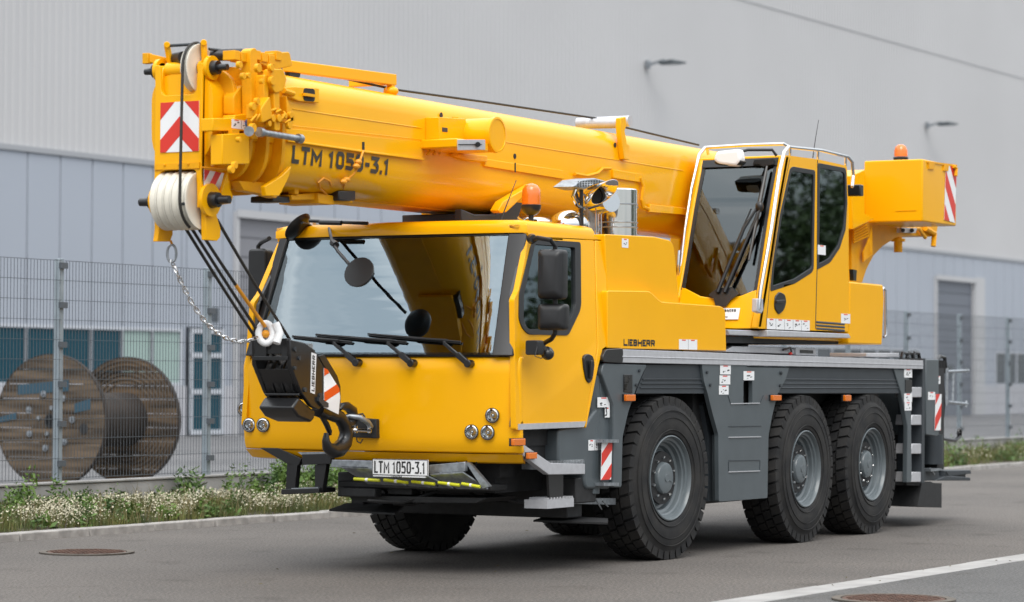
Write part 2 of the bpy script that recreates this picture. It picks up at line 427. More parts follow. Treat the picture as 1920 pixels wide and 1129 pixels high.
# floor, rear wall, dashboard
mb = MB(); mb.box(-2.5, -1.2, -1.14, 1.14, 1.18, 1.24); mb.box(-2.45, -1.5, -1.12, 1.12, .98, 1.18); mb.build('cab_floor', UND, cab)
mb = MB(); mb.box(-1.22, -1.16, -1.1, 1.1, 1.2, 2.58); mb.build('rear_wall', INT, cab)
mb = MB()
def dash(t, k):
    z = [1.2, 1.66, 1.655, 1.55, 1.2][k]; y = t*1.14; x = FX(y, 1.5)+[.07, .09, .3, .45, .5][k]; return (x, y, z)
mb.grid(dash, lin(-1, 1, 30), range(5)); mb.build('dashboard', INL, cab)
def seat(yc, x0, zb, parent):
    mb = MB(); mb.plate(rnd([(yc-.25, zb), (yc+.25, zb), (yc+.25, zb+.14), (yc-.25, zb+.14)], .05), x0, x0+.5, ax='x')
    st = mb.build('seat', SEA, parent, bevel=.03)
    mb = MB(); a = rnd([(yc-.25, zb+.1), (yc+.25, zb+.1), (yc+.22, zb+.75), (yc-.22, zb+.75)], .09)
    mb.plate(a, 0, .12, lambda a, b, d: (x0+.45+d+(b-zb)*.18, a, b)); mb.build('backrest', SEA, st, bevel=.03)
    mb = MB(); mb.plate(rnd([(yc-.13, zb+.78), (yc+.13, zb+.78), (yc+.12, zb+.97), (yc-.12, zb+.97)], .05), 0, .09, lambda a, b, d: (x0+.46+d+(b-zb)*.18, a, b)); mb.build('headrest', SEA, st, bevel=.02)
    return st
for yc in (-.68, .68):
    mb = MB(); mb.plate(rnd([(yc-.25, 1.36), (yc+.25, 1.36), (yc+.25, 1.5), (yc-.25, 1.5)], .05), -1.95, -1.45, ax='x')
    mb.plate(rnd([(yc-.25, 1.46), (yc+.25, 1.46), (yc+.22, 2.05), (yc-.22, 2.05)], .09), 0, .12, lambda a, b, d: (-1.56+d+(b-1.4)*.2, a, b))
    mb.plate(rnd([(yc-.12, 2.09), (yc+.12, 2.09), (yc+.11, 2.27), (yc-.11, 2.27)], .05), 0, .09, lambda a, b, d: (-1.54+d+(b-1.4)*.2, a, b))
    mb.box(-1.95, -1.65, yc-.15, yc+.15, 1.23, 1.37)
    mb.build('seat', SEA, cab, bevel=.02)
mb = MB(); c = Vector((-2.05, -.68, 1.72)); ax = Vector((.55, 0, .83)).normalized(); a = Vector((0, 1, 0)); b = ax.cross(a)
mb.tube([c+a*.21*cos(t)+b*.21*sin(t) for t in [2*pi*i/28 for i in range(28)]], .014, 8, closed=True)
mb.tube([c-a*.2, c-ax*.04, c+a*.2], .014, 6); mb.tube([c, c-ax*.35], .03, 8); mb.build('steering_wheel', BLK, cab)

# windscreen: one curved pane with black printed border
mb = shell(-.885, .9, 1.675, 2.60, .012, .008, 30, 8); mb.build('windscreen', GLS, cab)
mb = shell(-.885, .9, 2.585, 2.62, .02, .02, 50, 2); mb.build('windscreen_seal', BLG, cab)
mb = shell(-.885, .9, 1.655, 1.685, .02, .03, 50, 2); mb.build('windscreen_seal', BLG, cab)
mb = shell(-1.0, -.875, 1.661, 2.6, .03, .055, 16, 8); mb.build('corner_pillar_cover', BLK, cab, bevel=.01)
mb = shell(.89, .965, 1.661, 2.6, .035, .055, 10, 8); mb.build('corner_pillar_cover', BLK, cab, bevel=.01)
# roof
def roof_ring(z, ins, up):
    P = []
    for t in lin(-1, 1, 41):
        y = t*(HW(2.6)+.005-ins); P.append(Vector((FX(y, 2.6)-.035+ins*1.2, y, z)))
    P += [Vector((-1.14-ins*.3, HW(2.6)-ins, z)), Vector((-1.14-ins*.3, -HW(2.6)+ins, z))]
    for p in P:
        p.z += up*(1-(p.y/1.2)**2)*min(1, max(0, (p.x+2.35)/.4))
    return P
mb = MB(); rings = [roof_ring(2.605, .03, 0), roof_ring(2.602, 0, 0), roof_ring(2.655, 0, .02), roof_ring(2.685, .018, .03), roof_ring(2.70, .07, .035), roof_ring(2.705, .5, .035)]
n = len(rings[0]); vs_ = [p for r_ in rings for p in r_]; fs = []
for i in range(len(rings)-1):
    for j in range(n): fs.append((i*n+j, i*n+(j+1) % n, (i+1)*n+(j+1) % n, (i+1)*n+j))
fs += [tuple(range(n)), tuple(range((len(rings)-1)*n, len(rings)*n))]
mb.add(vs_, fs); mb.build('cab_roof', YEL, cab, ang=50)
# doors, both sides
def SL(pts):
    R_ = []
    for a, b in pts:
        y = -1.25
        for _ in range(8): p = on(a, b, 'y', y); y = -(1.25-.1*max(p.z-1.66, 0))
        R_.append((p.x, p.z))
    return R_
D0 = [(992, 444), (1114, 451), (1119, 640), (1119, 652), (1112, 700), (1096, 801), (967, 806), (964, 562), (972, 545)]
dp = SL(D0)
win = SL([(998, 449), (1087, 455), (1088, 578), (1064, 628), (987, 626), (972, 604), (973, 552)])
gls = SL([(1002, 458), (1077, 464), (1078, 577), (1058, 617), (988, 617), (980, 600), (981, 552)])
def sidemap(sgn, base=1.25, th=1):
    def f(a, b, d):
        y = base-.1*max(b-1.66, 0)-d
        return (a, -y*sgn, b)
    return f
for sgn in (1, -1):
    f = sidemap(sgn, 1.25 if sgn > 0 else 1.222)
    wo = rnd(win, [.03, .03, .06, .04, .08, .08, .02], 5); go = rnd(gls, [.025, .025, .05, .03, .06, .06, .02], 5)
    mb = MB(); mb.plate([rnd(dp, [.02, .02, .02, .05, .1, .05, .02, .02, .02], 4), wo], 0, .045, f); dr = mb.build('door', YEL, cab, bevel=.008)
    mb = MB(); mb.plate([inset(wo, -.004), go], -.008, .03, f); mb.build('window_seal', BLK, dr, bevel=.006)
    mb = MB(); mb.plate(inset(go, -.006), .012, .017, f); mb.build('window_pane', GLT, dr)
    # silver kick strip along the door's lower edge
    ks = S([(971, 795), (1098, 790), (1094, 801), (971, 806)], -1.25)
    mb = MB(); mb.plate(ks, -.004, .0, f); mb.build('kick_strip', ALU, dr)
    # handle
    h = S([(1093, 668), (1101, 663), (1110, 667), (1113, 682), (1110, 708), (1104, 720), (1097, 712), (1093, 690)], -1.25)
    mb = MB(); mb.plate(rnd(h, .03, 4), -.012, .02, f); ho = mb.build('door_handle', BLG, dr, bevel=.006)
    hc = S([(1103, 676), (1103, 710)], -1.25)
    mb = MB(); mb.beam(f(hc[0][0], hc[0][1], -.03), f(hc[1][0], hc[1][1], -.02), .035, .02, (0, 1, 0)); mb.build('grip', BLK, ho, bevel=.006)
    # inner door lining
    mb = MB(); mb.plate([inset(rnd(dp, [.02, .02, .02, .05, .1, .05, .02, .02, .02], 4), .03), inset(wo, -.02)], .046, .07, f); mb.build('door_lining', INT, dr)
    # rear side panel
    bp = SL([(1116, 451), (1136, 452), (1138, 560), (1141, 648), (1130, 655), (1121, 690), (1099, 803), (1097, 800), (1113, 705), (1121, 652), (1121, 640)])
    mb = MB(); mb.plate(bp, -.001, .05, f); mb.build('rear_side_panel', YEL, cab, bevel=.006)
    # top rail above door
    tr_ = SL([(990, 436), (1136, 445), (1136, 450), (992, 443)])
    mb = MB(); mb.plate(tr_, .0, .05, f); mb.build('top_rail', YEL, cab)
    # dark recess behind the door foot
    mb = MB(); mb.box(-2.5, -1.3, *(sorted((-1.1*sgn, -1.06*sgn))), .86, 1.2); mb.build('step_recess', UND, cab)
# headlights
for px, py, rad in ((923, 779, .043), (884, 810, .043), (914, 811, .043), (457, 767, .043), (467, 797, .043), (493, 797, .043)):
    p = onfront(px, py, .02); nrm = Vector((-1, -.12, -.02)).normalized()
    mb = MB(); mb.lathe([(rad+.008, -.02), (rad+.008, .006), (rad, .01), (rad-.003, .002), (.02, -.02)], p, nrm, 24, cap=False); hl = mb.build('headlight', CHR, cab)
    mb = MB(); mb.lathe([(rad-.003, -.002), (rad-.003, .004), (rad*.7, .010), (.004, .013)], p, nrm, 24); mb.build('lens', LNS, hl)
    mb = MB(); mb.ell(tuple(p-nrm*.012), (.012, .014, .014)); mb.build('bulb', CHR, hl)
    mb = MB(); mb.lathe([(rad+.014, -.004), (rad+.014, .003), (rad+.007, .003)], p, nrm, 24, cap=False); mb.build('lamp_gasket', BLK, hl)
# corner indicators
def lampbox(parent, p0, p1, y, name='side_marker_lamp', m=ORL, th=.03):
    (xa, zt), (xb, zb) = S([p0, p1], y)
    mb = MB(); mb.plate(rnd([(xa, zb), (xb, zb), (xb, zt), (xa, zt)], .008), 0, th, side(y)); o = mb.build(name, m, parent, bevel=.004)
    mb = MB(); mb.plate([(xa-.004, zb-.004), (xb+.004, zb-.004), (xb+.004, zt+.004), (xa-.004, zt+.004)], -.01, .006, side(y)); mb.build('lamp_base', BLK, o)
    return o
lampbox(cab, (957, 823), (979, 835), -1.26, 'indicator')
# marker lamps on roof edge
p = onfront(965, 425, .03); mb = MB(); mb.plate(rnd([(p.y-.05, p.z-.012), (p.y+.05, p.z-.012), (p.y+.05, p.z+.014), (p.y-.05, p.z+.014)], .01), p.x-.03, p.x+.03, ax='x'); mb.build('roof_marker_lamp', LNS, cab, bevel=.004)
p = onfront(532, 431, .02); mb = MB(); mb.plate(rnd([(p.y-.05, p.z-.012), (p.y+.05, p.z-.012), (p.y+.05, p.z+.014), (p.y-.05, p.z+.014)], .01), p.x-.03, p.x+.03, ax='x'); mb.build('roof_marker_lamp', LNS, cab, bevel=.004)
# wipers
for arm, blade in ((((668, 680), (625, 643)), ((548, 630), (660, 641))), (((771, 681), (726, 643)), ((592, 627), (762, 641))), (((878, 682), (832, 643)), ((690, 626), (864, 641)))):
    mb = MB(); a0 = onfront(*arm[0], .05); a1 = onfront(*arm[1], .06)
    mb.beam(a0, a0.lerp(a1, .45), .045, .03, (1, 0, 0)); mb.beam(a0.lerp(a1, .4), a1, .026, .02, (1, 0, 0)); mb.cyl(a0+Vector((.05, 0, 0)), a0+Vector((-.02, 0, 0)), .03)
    wo_ = mb.build('wiper', BLG, cab, bevel=.005)
    b0 = onfront(*blade[0], .03); b1 = onfront(*blade[1], .03); mid_ = onfront((blade[0][0]+blade[1][0])/2, (blade[0][1]+blade[1][1])/2+.5, .035)
    # arm continues along the blade to its middle
    mb = MB(); mb.tube([a1, onfront(blade[1][0]-25, blade[1][1]-3, .06), mid_+Vector((-.02, 0, 0))], [.012, .01, .009], 8)
    mb.tube([b0, mid_, b1], [.007, .013, .007], 6); mb.tube([b0+Vector((0, 0, -.012)), mid_+Vector((0, 0, -.014)), b1+Vector((0, 0, -.012))], .005, 6); mb.build('wiper_blade', BLK, wo_)
# swept fourth wiper at far right of the glass (arm only)
# small emblem-free seam between front and door is the panel gap itself

# mirrors -------------------------------------------------------
def PY(px, py, y): return on(px, py, 'y', y)
def mirror_housing(c, wx, wz, th, ydir, name, parent, face=(0, 1, 0)):
    return None
# near side main mirror on its bent arm; the heads stand out beside the door with their backs to the front
MY = -1.47
a0 = PY(997, 452, -1.22); pts = [a0, PY(1008, 446, -1.34), PY(1032, 450, MY), PY(1041, 462, MY), PY(1041, 560, MY), PY(1041, 600, MY), PY(1041, 625, MY), PY(1034, 636, -1.42), PY(1018, 645, -1.3)]
mb = MB(); mb.tube(pts, .018, 10); mb.cyl(PY(997, 448, -1.2), PY(1000, 448, -1.27), .04, .03); ma = mb.build('mirror_arm', BLK, cab)
def mirbox(p0, p1, y, dep, name='mirror'):
    """box whose back faces forward (-x); lateral extent from the photo"""
    c = PY((p0[0]+p1[0])/2, (p0[1]+p1[1])/2, y); k = (c-CP).length/FPX
    zh = (p1[1]-p0[1])*k/2; yh = (p1[0]-p0[0])*k/2/cos(R(22))
    d = Vector((-cos(R(8)), sin(R(-8)), 0)); s_ = Vector((d.y, -d.x, 0)).normalized()
    loop = rnd([(-yh, -zh), (yh, -zh), (yh, zh), (-yh, zh)], min(yh, zh)*.32, 5)
    mb = MB()
    prof = [(.0, .0), (.35, .0), (.75, .1), (1, .3)]
    rings = []
    for d_, ins in ((dep, .0), (dep*.35, 0), (dep*.1, .016), (0, .05)):
        rings.append([c+s_*(a*(1-ins/yh))+Vector((0, 0, 1))*(b*(1-ins/zh))+(-d)*(d_-dep/2) for a, b in loop])
    n_ = len(loop); vv = [p for q in rings for p in q]; ff = []
    for i in range(3):
        for j in range(n_): ff.append((i*n_+j, i*n_+(j+1) % n_, (i+1)*n_+(j+1) % n_, (i+1)*n_+j))
    ff += [tuple(range(n_)), tuple(range(3*n_, 4*n_))]
    mb.add(vv, ff); o = mb.build(name, BLK, cab, ang=60)
    mb = MB(); q = [c+s_*a*.9+Vector((0, 0, 1))*b*.94+(-d)*(dep/2+.002) for a, b in loop]; q2 = [p-d*.003 for p in q]
    mb.add(q+q2, [tuple(range(n_)), tuple(range(n_, 2*n_))]+[(i, (i+1) % n_, n_+(i+1) % n_, n_+i) for i in range(n_)]); mb.build('mirror_glass', CHR, o)
    return o
mirbox((1011, 468), (1058, 561), MY, .14); mirbox((1010, 570), (1062, 619), MY, .12)
# far side mirror, mostly hidden by the cab corner
p = [on(505, 447, 'y', 1.2), on(490, 455, 'y', 1.42), on(484, 462, 'y', 1.46), on(484, 480, 'y', 1.46)]
mb = MB(); mb.tube(p, .018, 8); mb.tube([on(484, 480, 'y', 1.46), on(484, 600, 'y', 1.46), on(490, 610, 'y', 1.3)], .016, 8); mb.build('mirror_arm', BLK, cab)
c = on(489, 522, 'y', 1.44); mb = MB(); mb.plate(rnd([(c.y-.09, c.z-.24), (c.y+.09, c.z-.24), (c.y+.09, c.z+.24), (c.y-.09, c.z+.24)], .04), c.x-.06, c.x+.06, ax='x'); mb.build('mirror', BLK, cab, bevel=.02)
# round front mirror on stalk from the roof and dish mirror on the far roof corner
pts = [on(617, 428, 'x', -2.3), on(622, 452, 'x', -2.6), on(634, 472, 'x', -2.75), on(655, 496, 'x', -2.92)]
mb = MB(); mb.tube(pts, .013, 8); mb.tube([on(624, 455, 'x', -2.61), on(630, 460, 'x', -2.66)], .028, 8)
mo = mb.build('mirror_arm', BLK, cab)
c = on(674, 511, 'x', -2.97); nrm = Vector((-.95, -.05, .42)).normalized()
mb = MB(); mb.lathe([(.0, -.05), (.07, -.045), (.115, -.02), (.122, 0), (.122, .012), (.112, .014)], c, nrm, 32); o = mb.build('round_mirror', BLK, mo, ang=50)
pts = [on(548, 442, 'x', -2.6), on(556, 430, 'x', -2.75)]
mb = MB(); mb.tube([on(590, 428, 'x', -2.2), on(576, 420, 'x', -2.3), on(566, 418, 'x', -2.4)], .012, 8)
c = on(558, 424, 'x', -2.34); nrm = Vector((-.45, .66, -.5)).normalized()
ddir = Vector((0, -.62, .78)).normalized()
mb.build('mirror_arm', BLK, cab)
# thin dark dish seen nearly edge-on, long axis sloping
mb = MB(); la = (on(578, 405, 'x', -2.34)-on(538, 445, 'x', -2.34)); L_ = la.length/2; la.normalize(); view = (CP-c).normalized(); wd = view.cross(la).normalized()
nn = la.cross((view*.35+wd).normalized()).normalized()
mb.lathe([(.0, -.055), (L_*.55, -.045), (L_*.9, -.02), (L_, 0), (L_*.97, .006)], c, (wd*.9-view*.42).normalized(), 32); mb.build('round_mirror', BLG, cab, ang=50)
# rods lying on the cab roof
mb = MB(); mb.tube([on(580, 414, 'y', .7), on(690, 419, 'y', .2)], .014, 8); mb.tube([on(600, 417, 'y', .6), on(640, 418, 'y', .4)], .02, 8); mb.build('roof_rod', BLG, cab)
mb = MB(); mb.box(-2.1, -2.05, .9, .94, 2.66, 2.76); mb.build('roof_stud', ALU, cab)
# camera/spotlight on the near door below the mirror
c = PY(1026, 662, -1.38); mb = MB(); mb.lathe([(.025, -.05), (.045, -.03), (.05, 0), (.042, .02), (.048, .03), (.034, .05), (.036, .06), (.02, .075)], c, Vector((-.75, -.6, -.25)), 20); mb.tube([PY(1018, 645, -1.3), PY(1022, 654, -1.36), c], .014, 8); mb.build('camera_head', BLG, cab, ang=50)
c = PY(1004, 652, -1.36); mb = MB(); mb.plate(rnd([(c.y-.05, c.z-.055), (c.y+.06, c.z-.055), (c.y+.06, c.z+.055), (c.y-.05, c.z+.055)], .02), c.x-.05, c.x+.04, ax='x'); mb.tube([c, PY(1020, 650, -1.25)], .015, 8); mb.build('work_lamp', BLK, cab, bevel=.012)
mb = MB(); q0 = PY(1003, 668, -1.38); mb.tube([PY(1008, 648, -1.4), PY(1003, 668, -1.41), PY(1014, 672, -1.4), PY(1024, 668, -1.4)], .004, 6); mb.build('cable', BLK, cab)
# tow coupling on the front
c = on(688, 803, 'x', -2.70)
mb = MB(); q = px_([(665, 783), (708, 786), (708, 822), (664, 820)], -2.70); mb.plate(q, -2.72, -2.66, ax='x'); tc_ = mb.build('tow_coupling', UND, cab, bevel=.006)
mb = MB()
def fx(px, py, x=-2.76): return on(px, py, 'x', x)
mb.tube([fx(640, 783, -2.95), fx(655, 780, -2.92), fx(675, 783, -2.87), fx(690, 792, -2.8), fx(695, 800, -2.74)], [.016, .02, .022, .022, .024], 10); mb.build('shackle', GAL, tc_)
mb = MB(); mb.tube([fx(664, 806, -2.78), fx(697, 808, -2.76)], .014, 8); mb.tube([fx(668, 798), fx(668, 812)], .012, 8); mb.tube([fx(692, 798), fx(692, 812)], .012, 8); mb.build('pin', CHR, tc_)
mb = MB(); mb.tube([fx(668, 820), fx(670, 828), fx(676, 831), fx(680, 824)], .005, 6); mb.build('retaining_chain', UND, tc_)
mb = MB(); mb.tube([fx(663, 779), fx(680, 776), fx(684, 782)], .007, 6); mb.build('coupling_lever', UND, tc_)

# ---------------------------------------------------------------- under the cab: bumper, fairlead ramp, plate
mb = MB(); mb.box(-2.32, -2.1, -.95, .4, .74, .855); mb.box(-1.95, 6.0, -.42, .42, .62, 1.5); mb.box(-1.2, 5.9, -.55, .55, .95, 1.62)
mb.box(-2.3, -1.4, -.9, .35, .62, .86)
fr_ = mb.build('chassis_frame', UND, crane)
mb = MB()
a = px_([(620, 863), (905, 872), (905, 880), (620, 876)], -2.9)
mb.plate(px_([(622, 862), (700, 864), (700, 880), (620, 876)], -2.66), -2.66, -2.62, ax='x'); mb.plate(px_([(804, 872), (872, 866), (872, 884), (804, 888)], -2.64), -2.64, -2.6, ax='x')
mb.build('bumper_beam', GAL, fr_, bevel=.004)
# sloping ramp flaps, each a ribbed galvanised panel
fl = [((640, 874), (690, 876), (762, 908), (690, 905)), ((700, 882), (742, 884), (806, 911), (770, 909)), ((752, 892), (800, 890), (850, 913), (812, 912)), ((806, 888), (868, 884), (915, 915), (858, 914))]
for q in fl:
    A = [on(*q[0], 'x', -2.66), on(*q[1], 'x', -2.66)]; B = [on(*q[2], 'x', -2.5), on(*q[3], 'x', -2.5)]
    mb = MB(); up = Vector((0, 0, .012)); T = [A[0], A[1], B[0], B[1]]; mb.hexa([p-up for p in T], T)
    for k in (.3, .6):
        s0 = A[0].lerp(A[1], k)+up*.4; s1 = B[1].lerp(B[0], k)+up*.4; mb.beam(s0, s1, .012, .012)
    mb.build('ramp_flap', GAL, fr_)
for a, b in (((664, 898), (712, 901)), ((720, 900), (765, 905)), ((772, 903), (815, 908)), ((822, 905), (862, 910)), ((866, 907), (900, 913))):
    p0 = on(*a, 'x', -2.64); p1 = on(*b, 'x', -2.64); mb = MB()
    mb.tube([p0, p1], .012, 8); o = mb.build('reflector_roller', YTB, fr_)
    mb = MB(); mb.tube([p0.lerp(p1, .45), p0.lerp(p1, .55)], .014, 8); mb.build('collar', WHT, o)
mb = MB(); mb.plate(px_([(872, 866), (880, 868), (918, 912), (905, 916)], -2.6), -2.6, -2.56, ax='x'); mb.build('ramp_cheek', GAL, fr_)
# licence plate
pp = px_([(699, 860), (803, 863), (803, 891), (699, 889)], -2.74)
y1, z1 = pp[0]; y0 = pp[1][0]; z0 = pp[3][1]-.006; z1 = pp[0][1]
mb = MB(); mb.plate(rnd([(y0, z0), (y1, z0), (y1, z1), (y0, z1)], .006), -2.745, -2.735, ax='x'); lp = mb.build('licence_plate', WHT, fr_)
PM = lambda a, b, d: (-2.7465-d, y1-a, z0+b)
mb = MB(); Wd = y1-y0; H_ = (z1-z0); bt = .004
for q in ([(0, 0), (Wd, 0), (Wd, bt), (0, bt)], [(0, H_-bt), (Wd, H_-bt), (Wd, H_), (0, H_)], [(0, bt), (bt, bt), (bt, H_-bt), (0, H_-bt)], [(Wd-bt, bt), (Wd, bt), (Wd, H_-bt), (Wd-bt, H_-bt)]): mb.plate(q, 0, .001, PM)
mb.build('plate_border', TXT, lp, split=False); mb = MB(); tw = textwidth('LTM 1050-3.1', H_*.72, 1, .0125); k = (Wd*.93)/tw
strokes(mb, 'LTM 1050-3.1', H_*.74, k*1.0, .0125, lambda a, b, d: PM(a+Wd*.035, b+H_*.13, d+.0006), gap=.0125*.9*k*.8)
mb.build('lettering', TXT, lp)
mb = MB(); q0 = px_([(700, 889), (798, 892), (798, 896), (700, 893)], -2.74); mb.plate(q0, -2.745, -2.73, ax='x'); ps = mb.build('plate_strip', WHT, lp)
mb = MB(); (ya, za) = px_([(733, 895)], -2.746)[0]; Hs = .016; tw = textwidth('LIEBHERR', Hs, 1.2, .004)
strokes(mb, 'LIEBHERR', Hs, 1.2, .004, lambda a, b, d: (-2.7458-d, ya-a, za-.004+b)); mb.build('maker_lettering', TXT, lp)
# twin horns
for px in (866, 884):
    c = on(px, 868, 'x', -2.56); mb = MB(); mb.lathe([(.012, .1), (.014, .06), (.026, .02), (.045, 0), (.045, -.006), (.036, 0), (.018, .05)], c, (1, .15, 0), 20, cap=False); mb.build('horn', BLG, fr_)
# hanging clutter below the bumper: air lines, brackets and skid plate
mb = MB(); mb.box(-2.45, -2.2, -.95, .42, .64, .69); mb.box(-2.5, -2.4, .05, .38, .57, .64); mb.build('outrigger_box', UND, fr_, bevel=.01)
mb = MB(); mb.plate(px_([(640, 930), (900, 935), (880, 944), (650, 942)], -2.5), -2.4, -1.9, ax='x'); mb.build('skid_bracket', UND, fr_)
mb = MB(); q = [on(617, 955, 'x', -2.3), on(650, 943, 'x', -2.0), on(760, 945, 'x', -2.0), on(740, 962, 'x', -2.3)]; mb.hexa([p-Vector((0, 0, .015)) for p in q], q); mb.build('stabiliser_pad', UND, fr_)
mb = MB(); q = [on(1000, 975, 'x', -1.5), on(1030, 966, 'x', -1.2), on(1140, 972, 'x', -1.2), on(1140, 980, 'x', -1.5)]; mb.hexa([p-Vector((0, 0, .015)) for p in q], q); mb.build('stabiliser_pad', UND, fr_)
mb = MB(); mb.box(-1.55, -1.2, -1.2, 1.0, .52, .72); mb.box(-1.5, -1.25, -1.1, .9, .4, .52); mb.build('outrigger_beam', UND, fr_, bevel=.01)
rr = random.Random(3); mb = MB()
for i in range(26):
    x = rr.uniform(-2.6, -1.0); y = rr.uniform(-.9, .35); z = rr.uniform(.5, .8)
    p = Vector((x, y, z)); q = p+Vector((rr.uniform(-.3, .3), rr.uniform(-.5, .5), rr.uniform(-.1, .12))); mb.tube([p, (p+q)/2+Vector((0, 0, -.05)), q], rr.choice([.01, .014, .02]), 6)
for i in range(16):
    x = rr.uniform(-2.4, -1.1); y = rr.uniform(-.9, .4); z = rr.uniform(.58, .85); a = rr.uniform(.05, .14); mb.box(x, x+a, y, y+a*1.6, z, z+a*.8)
mb.build('air_lines', UND, fr_)
# far side front step ladder (black)
F = lambda px, py: on(px, py, 'x', -2.62)
mb = MB(); T = .05
def bar(a, b, w=.05, h=.05): mb.beam(a, b, w, h, (1, 0, 0))
mb.plate(px_([(538, 868), (557, 872), (552, 925), (535, 924)], -2.62), -2.62, -2.56, ax='x'); mb.plate(px_([(590, 872), (612, 868), (604, 922), (590, 922)], -2.62), -2.62, -2.56, ax='x')
mb.plate(px_([(535, 917), (606, 915), (606, 924), (535, 927)], -2.6), -2.66, -2.42, ax='x'); mb.plate(px_([(566, 852), (620, 850), (620, 870), (566, 872)], -2.64), -2.64, -2.4, ax='x')
mb.plate(px_([(490, 840), (525, 840), (568, 860), (562, 873), (545, 872)], -2.6), -2.62, -2.57, ax='x'); st = mb.build('entry_step', BLG, fr_, bevel=.004)
mb = MB(); mb.plate(px_([(562, 848), (612, 847), (618, 851), (570, 853)], -2.6), -2.63, -2.43, ax='x'); mb.plate(px_([(553, 915), (603, 913), (603, 916), (553, 918)], -2.6), -2.65, -2.44, ax='x'); mb.build('step_tread', GAL, st)
# near side entry steps (aluminium)
y = -1.24
mb = MB(); mb.plate(S([(979, 833), (1030, 868), (1095, 870), (1095, 889), (1027, 890), (980, 855)], y), -1.25, -1.2, ax='y')
st = mb.build('entry_step', ALU, fr_, bevel=.004)
(xa, za), (xb, zb) = S([(1030, 869), (1095, 869)], y)
mb = MB(); mb.box(xa, xb, -1.245, -1.0, za-.05, za-.005)
for i in range(12):
    x = xa+(xb-xa)*(i+.3)/12; mb.add([(x, -1.248, za-.006), (x+(xb-xa)/20, -1.248, za-.006), (x+(xb-xa)/40, -1.248, za+.018), (x, -1.05, za-.006), (x+(xb-xa)/20, -1.05, za-.006), (x+(xb-xa)/40, -1.05, za+.018)], [(0, 1, 2), (3, 5, 4), (0, 2, 5, 3), (1, 4, 5, 2)])
mb.build('step_tread', GAL, st)
(xa, zt), (xb, zb) = S([(1026, 938), (1076, 950)], -1.2)
mb = MB(); mb.box(xa, xb, -1.2, -1.0, zb, zt)
for i in range(9):
    x = xa+(xb-xa)*(i+.3)/9; mb.add([(x, -1.2, zt-.001), (x+(xb-xa)/15, -1.2, zt-.001), (x+(xb-xa)/30, -1.2, zt+.018), (x, -1.03, zt-.001), (x+(xb-xa)/15, -1.03, zt-.001), (x+(xb-xa)/30, -1.03, zt+.018)], [(0, 1, 2), (3, 5, 4), (0, 2, 5, 3), (1, 4, 5, 2)])
mb.build('lower_step', ALU, fr_)
mb = MB(); mb.plate(S([(1026, 888), (1054, 888), (1054, 940), (1029, 940)], -1.18), -1.19, -1.17); mb.plate(S([(1072, 888), (1088, 888), (1086, 940), (1074, 938)], -1.1), -1.12, -1.09); mb.build('step_hanger', BLG, fr_)
lampbox(st, (985, 849), (1001, 860), -1.252, 'side_marker_lamp')
# grey mudguard / battery box behind the step
g = S([(1048, 806), (1070, 800), (1098, 797), (1112, 775), (1125, 758), (1145, 758), (1145, 917), (1100, 917), (1096, 905), (1096, 868), (1048, 868)], -1.22)
mb = MB(); mb.plate(rnd(g, .03, 3), -1.22, -.85, ax='y'); gb = mb.build('front_mudguard', GRY, crane, bevel=.02, seg=3)
mb = MB(); mb.plate(S([(1146, 758), (1160, 760), (1160, 890), (1146, 892)], -1.24), -1.24, -.9); mb.build('guard_edge', GRY, gb, bevel=.015)
mb = MB(); mb.plate(S([(1066, 760), (1100, 720), (1140, 660), (1140, 760), (1120, 800), (1066, 860)], -1.1), -1.1, -.6); mb.build('guard_back', GRD, gb)
# outrigger cylinder post with striped plate
(xa, zt), (xb, zb) = S([(1123, 704), (1142, 926)], -1.27)
mb = MB(); mb.plate(S([(1122, 702), (1143, 702), (1143, 760), (1122, 760)], -1.2), -1.22, -1.05); mb.cyl(((xa+xb)/2, -1.15, zb), ((xa+xb)/2, -1.15, zt), .075); op = mb.build('outrigger_post', GRY, gb, bevel=.006)
mb = MB()
for py in (824, 905): mb.plate(S([(1124, py), (1152, py), (1152, py+6), (1124, py+6)], -1.26), -1.3, -1.1)
mb.plate(S([(1046, 934), (1140, 934), (1140, 946), (1046, 944)], -1.05), -1.12, -.98); mb.tube([PY(1118, 938, -1.15), PY(1128, 955, -1.15)], .006, 6); mb.tube([PY(1130, 940, -1.15), PY(1140, 950, -1.15)], .006, 6)
mb.build('post_bracket', GAL, gb)
def stripes(parent, y, quad, n, name='striped_plate', phase=0, slope=1, red=RED, w_=WHT, axis='y', cut=None):
    """white plate with diagonal red bands clipped to the plate outline"""
    q = S(quad, y) if axis == 'y' else px_(quad, y)
    us = [p[0] for p in q]; vs2 = [p[1] for p in q]; u0, u1, v0, v1 = min(us), max(us), min(vs2), max(vs2)
    f = side(y) if axis == 'y' else (lambda a, b, d: (y-d, a, b))
    mb = MB(); mb.plate(q, 0, .004, f); mb.cur = 1
    pw = (v1-v0)*1.0/n; 
    for i in range(-2*n, 3*n):
        if (i+phase) % 2: continue
        b0 = v0+i*pw; sl = slope
        band = [(u0, b0), (u1, b0+sl*(u1-u0)), (u1, b0+pw+sl*(u1-u0)), (u0, b0+pw)]
        c_ = clip(band, q)
        if len(c_) >= 3: mb.plate(c_, .004, .0055, f)
    return mb.build(name, [w_, red], parent)
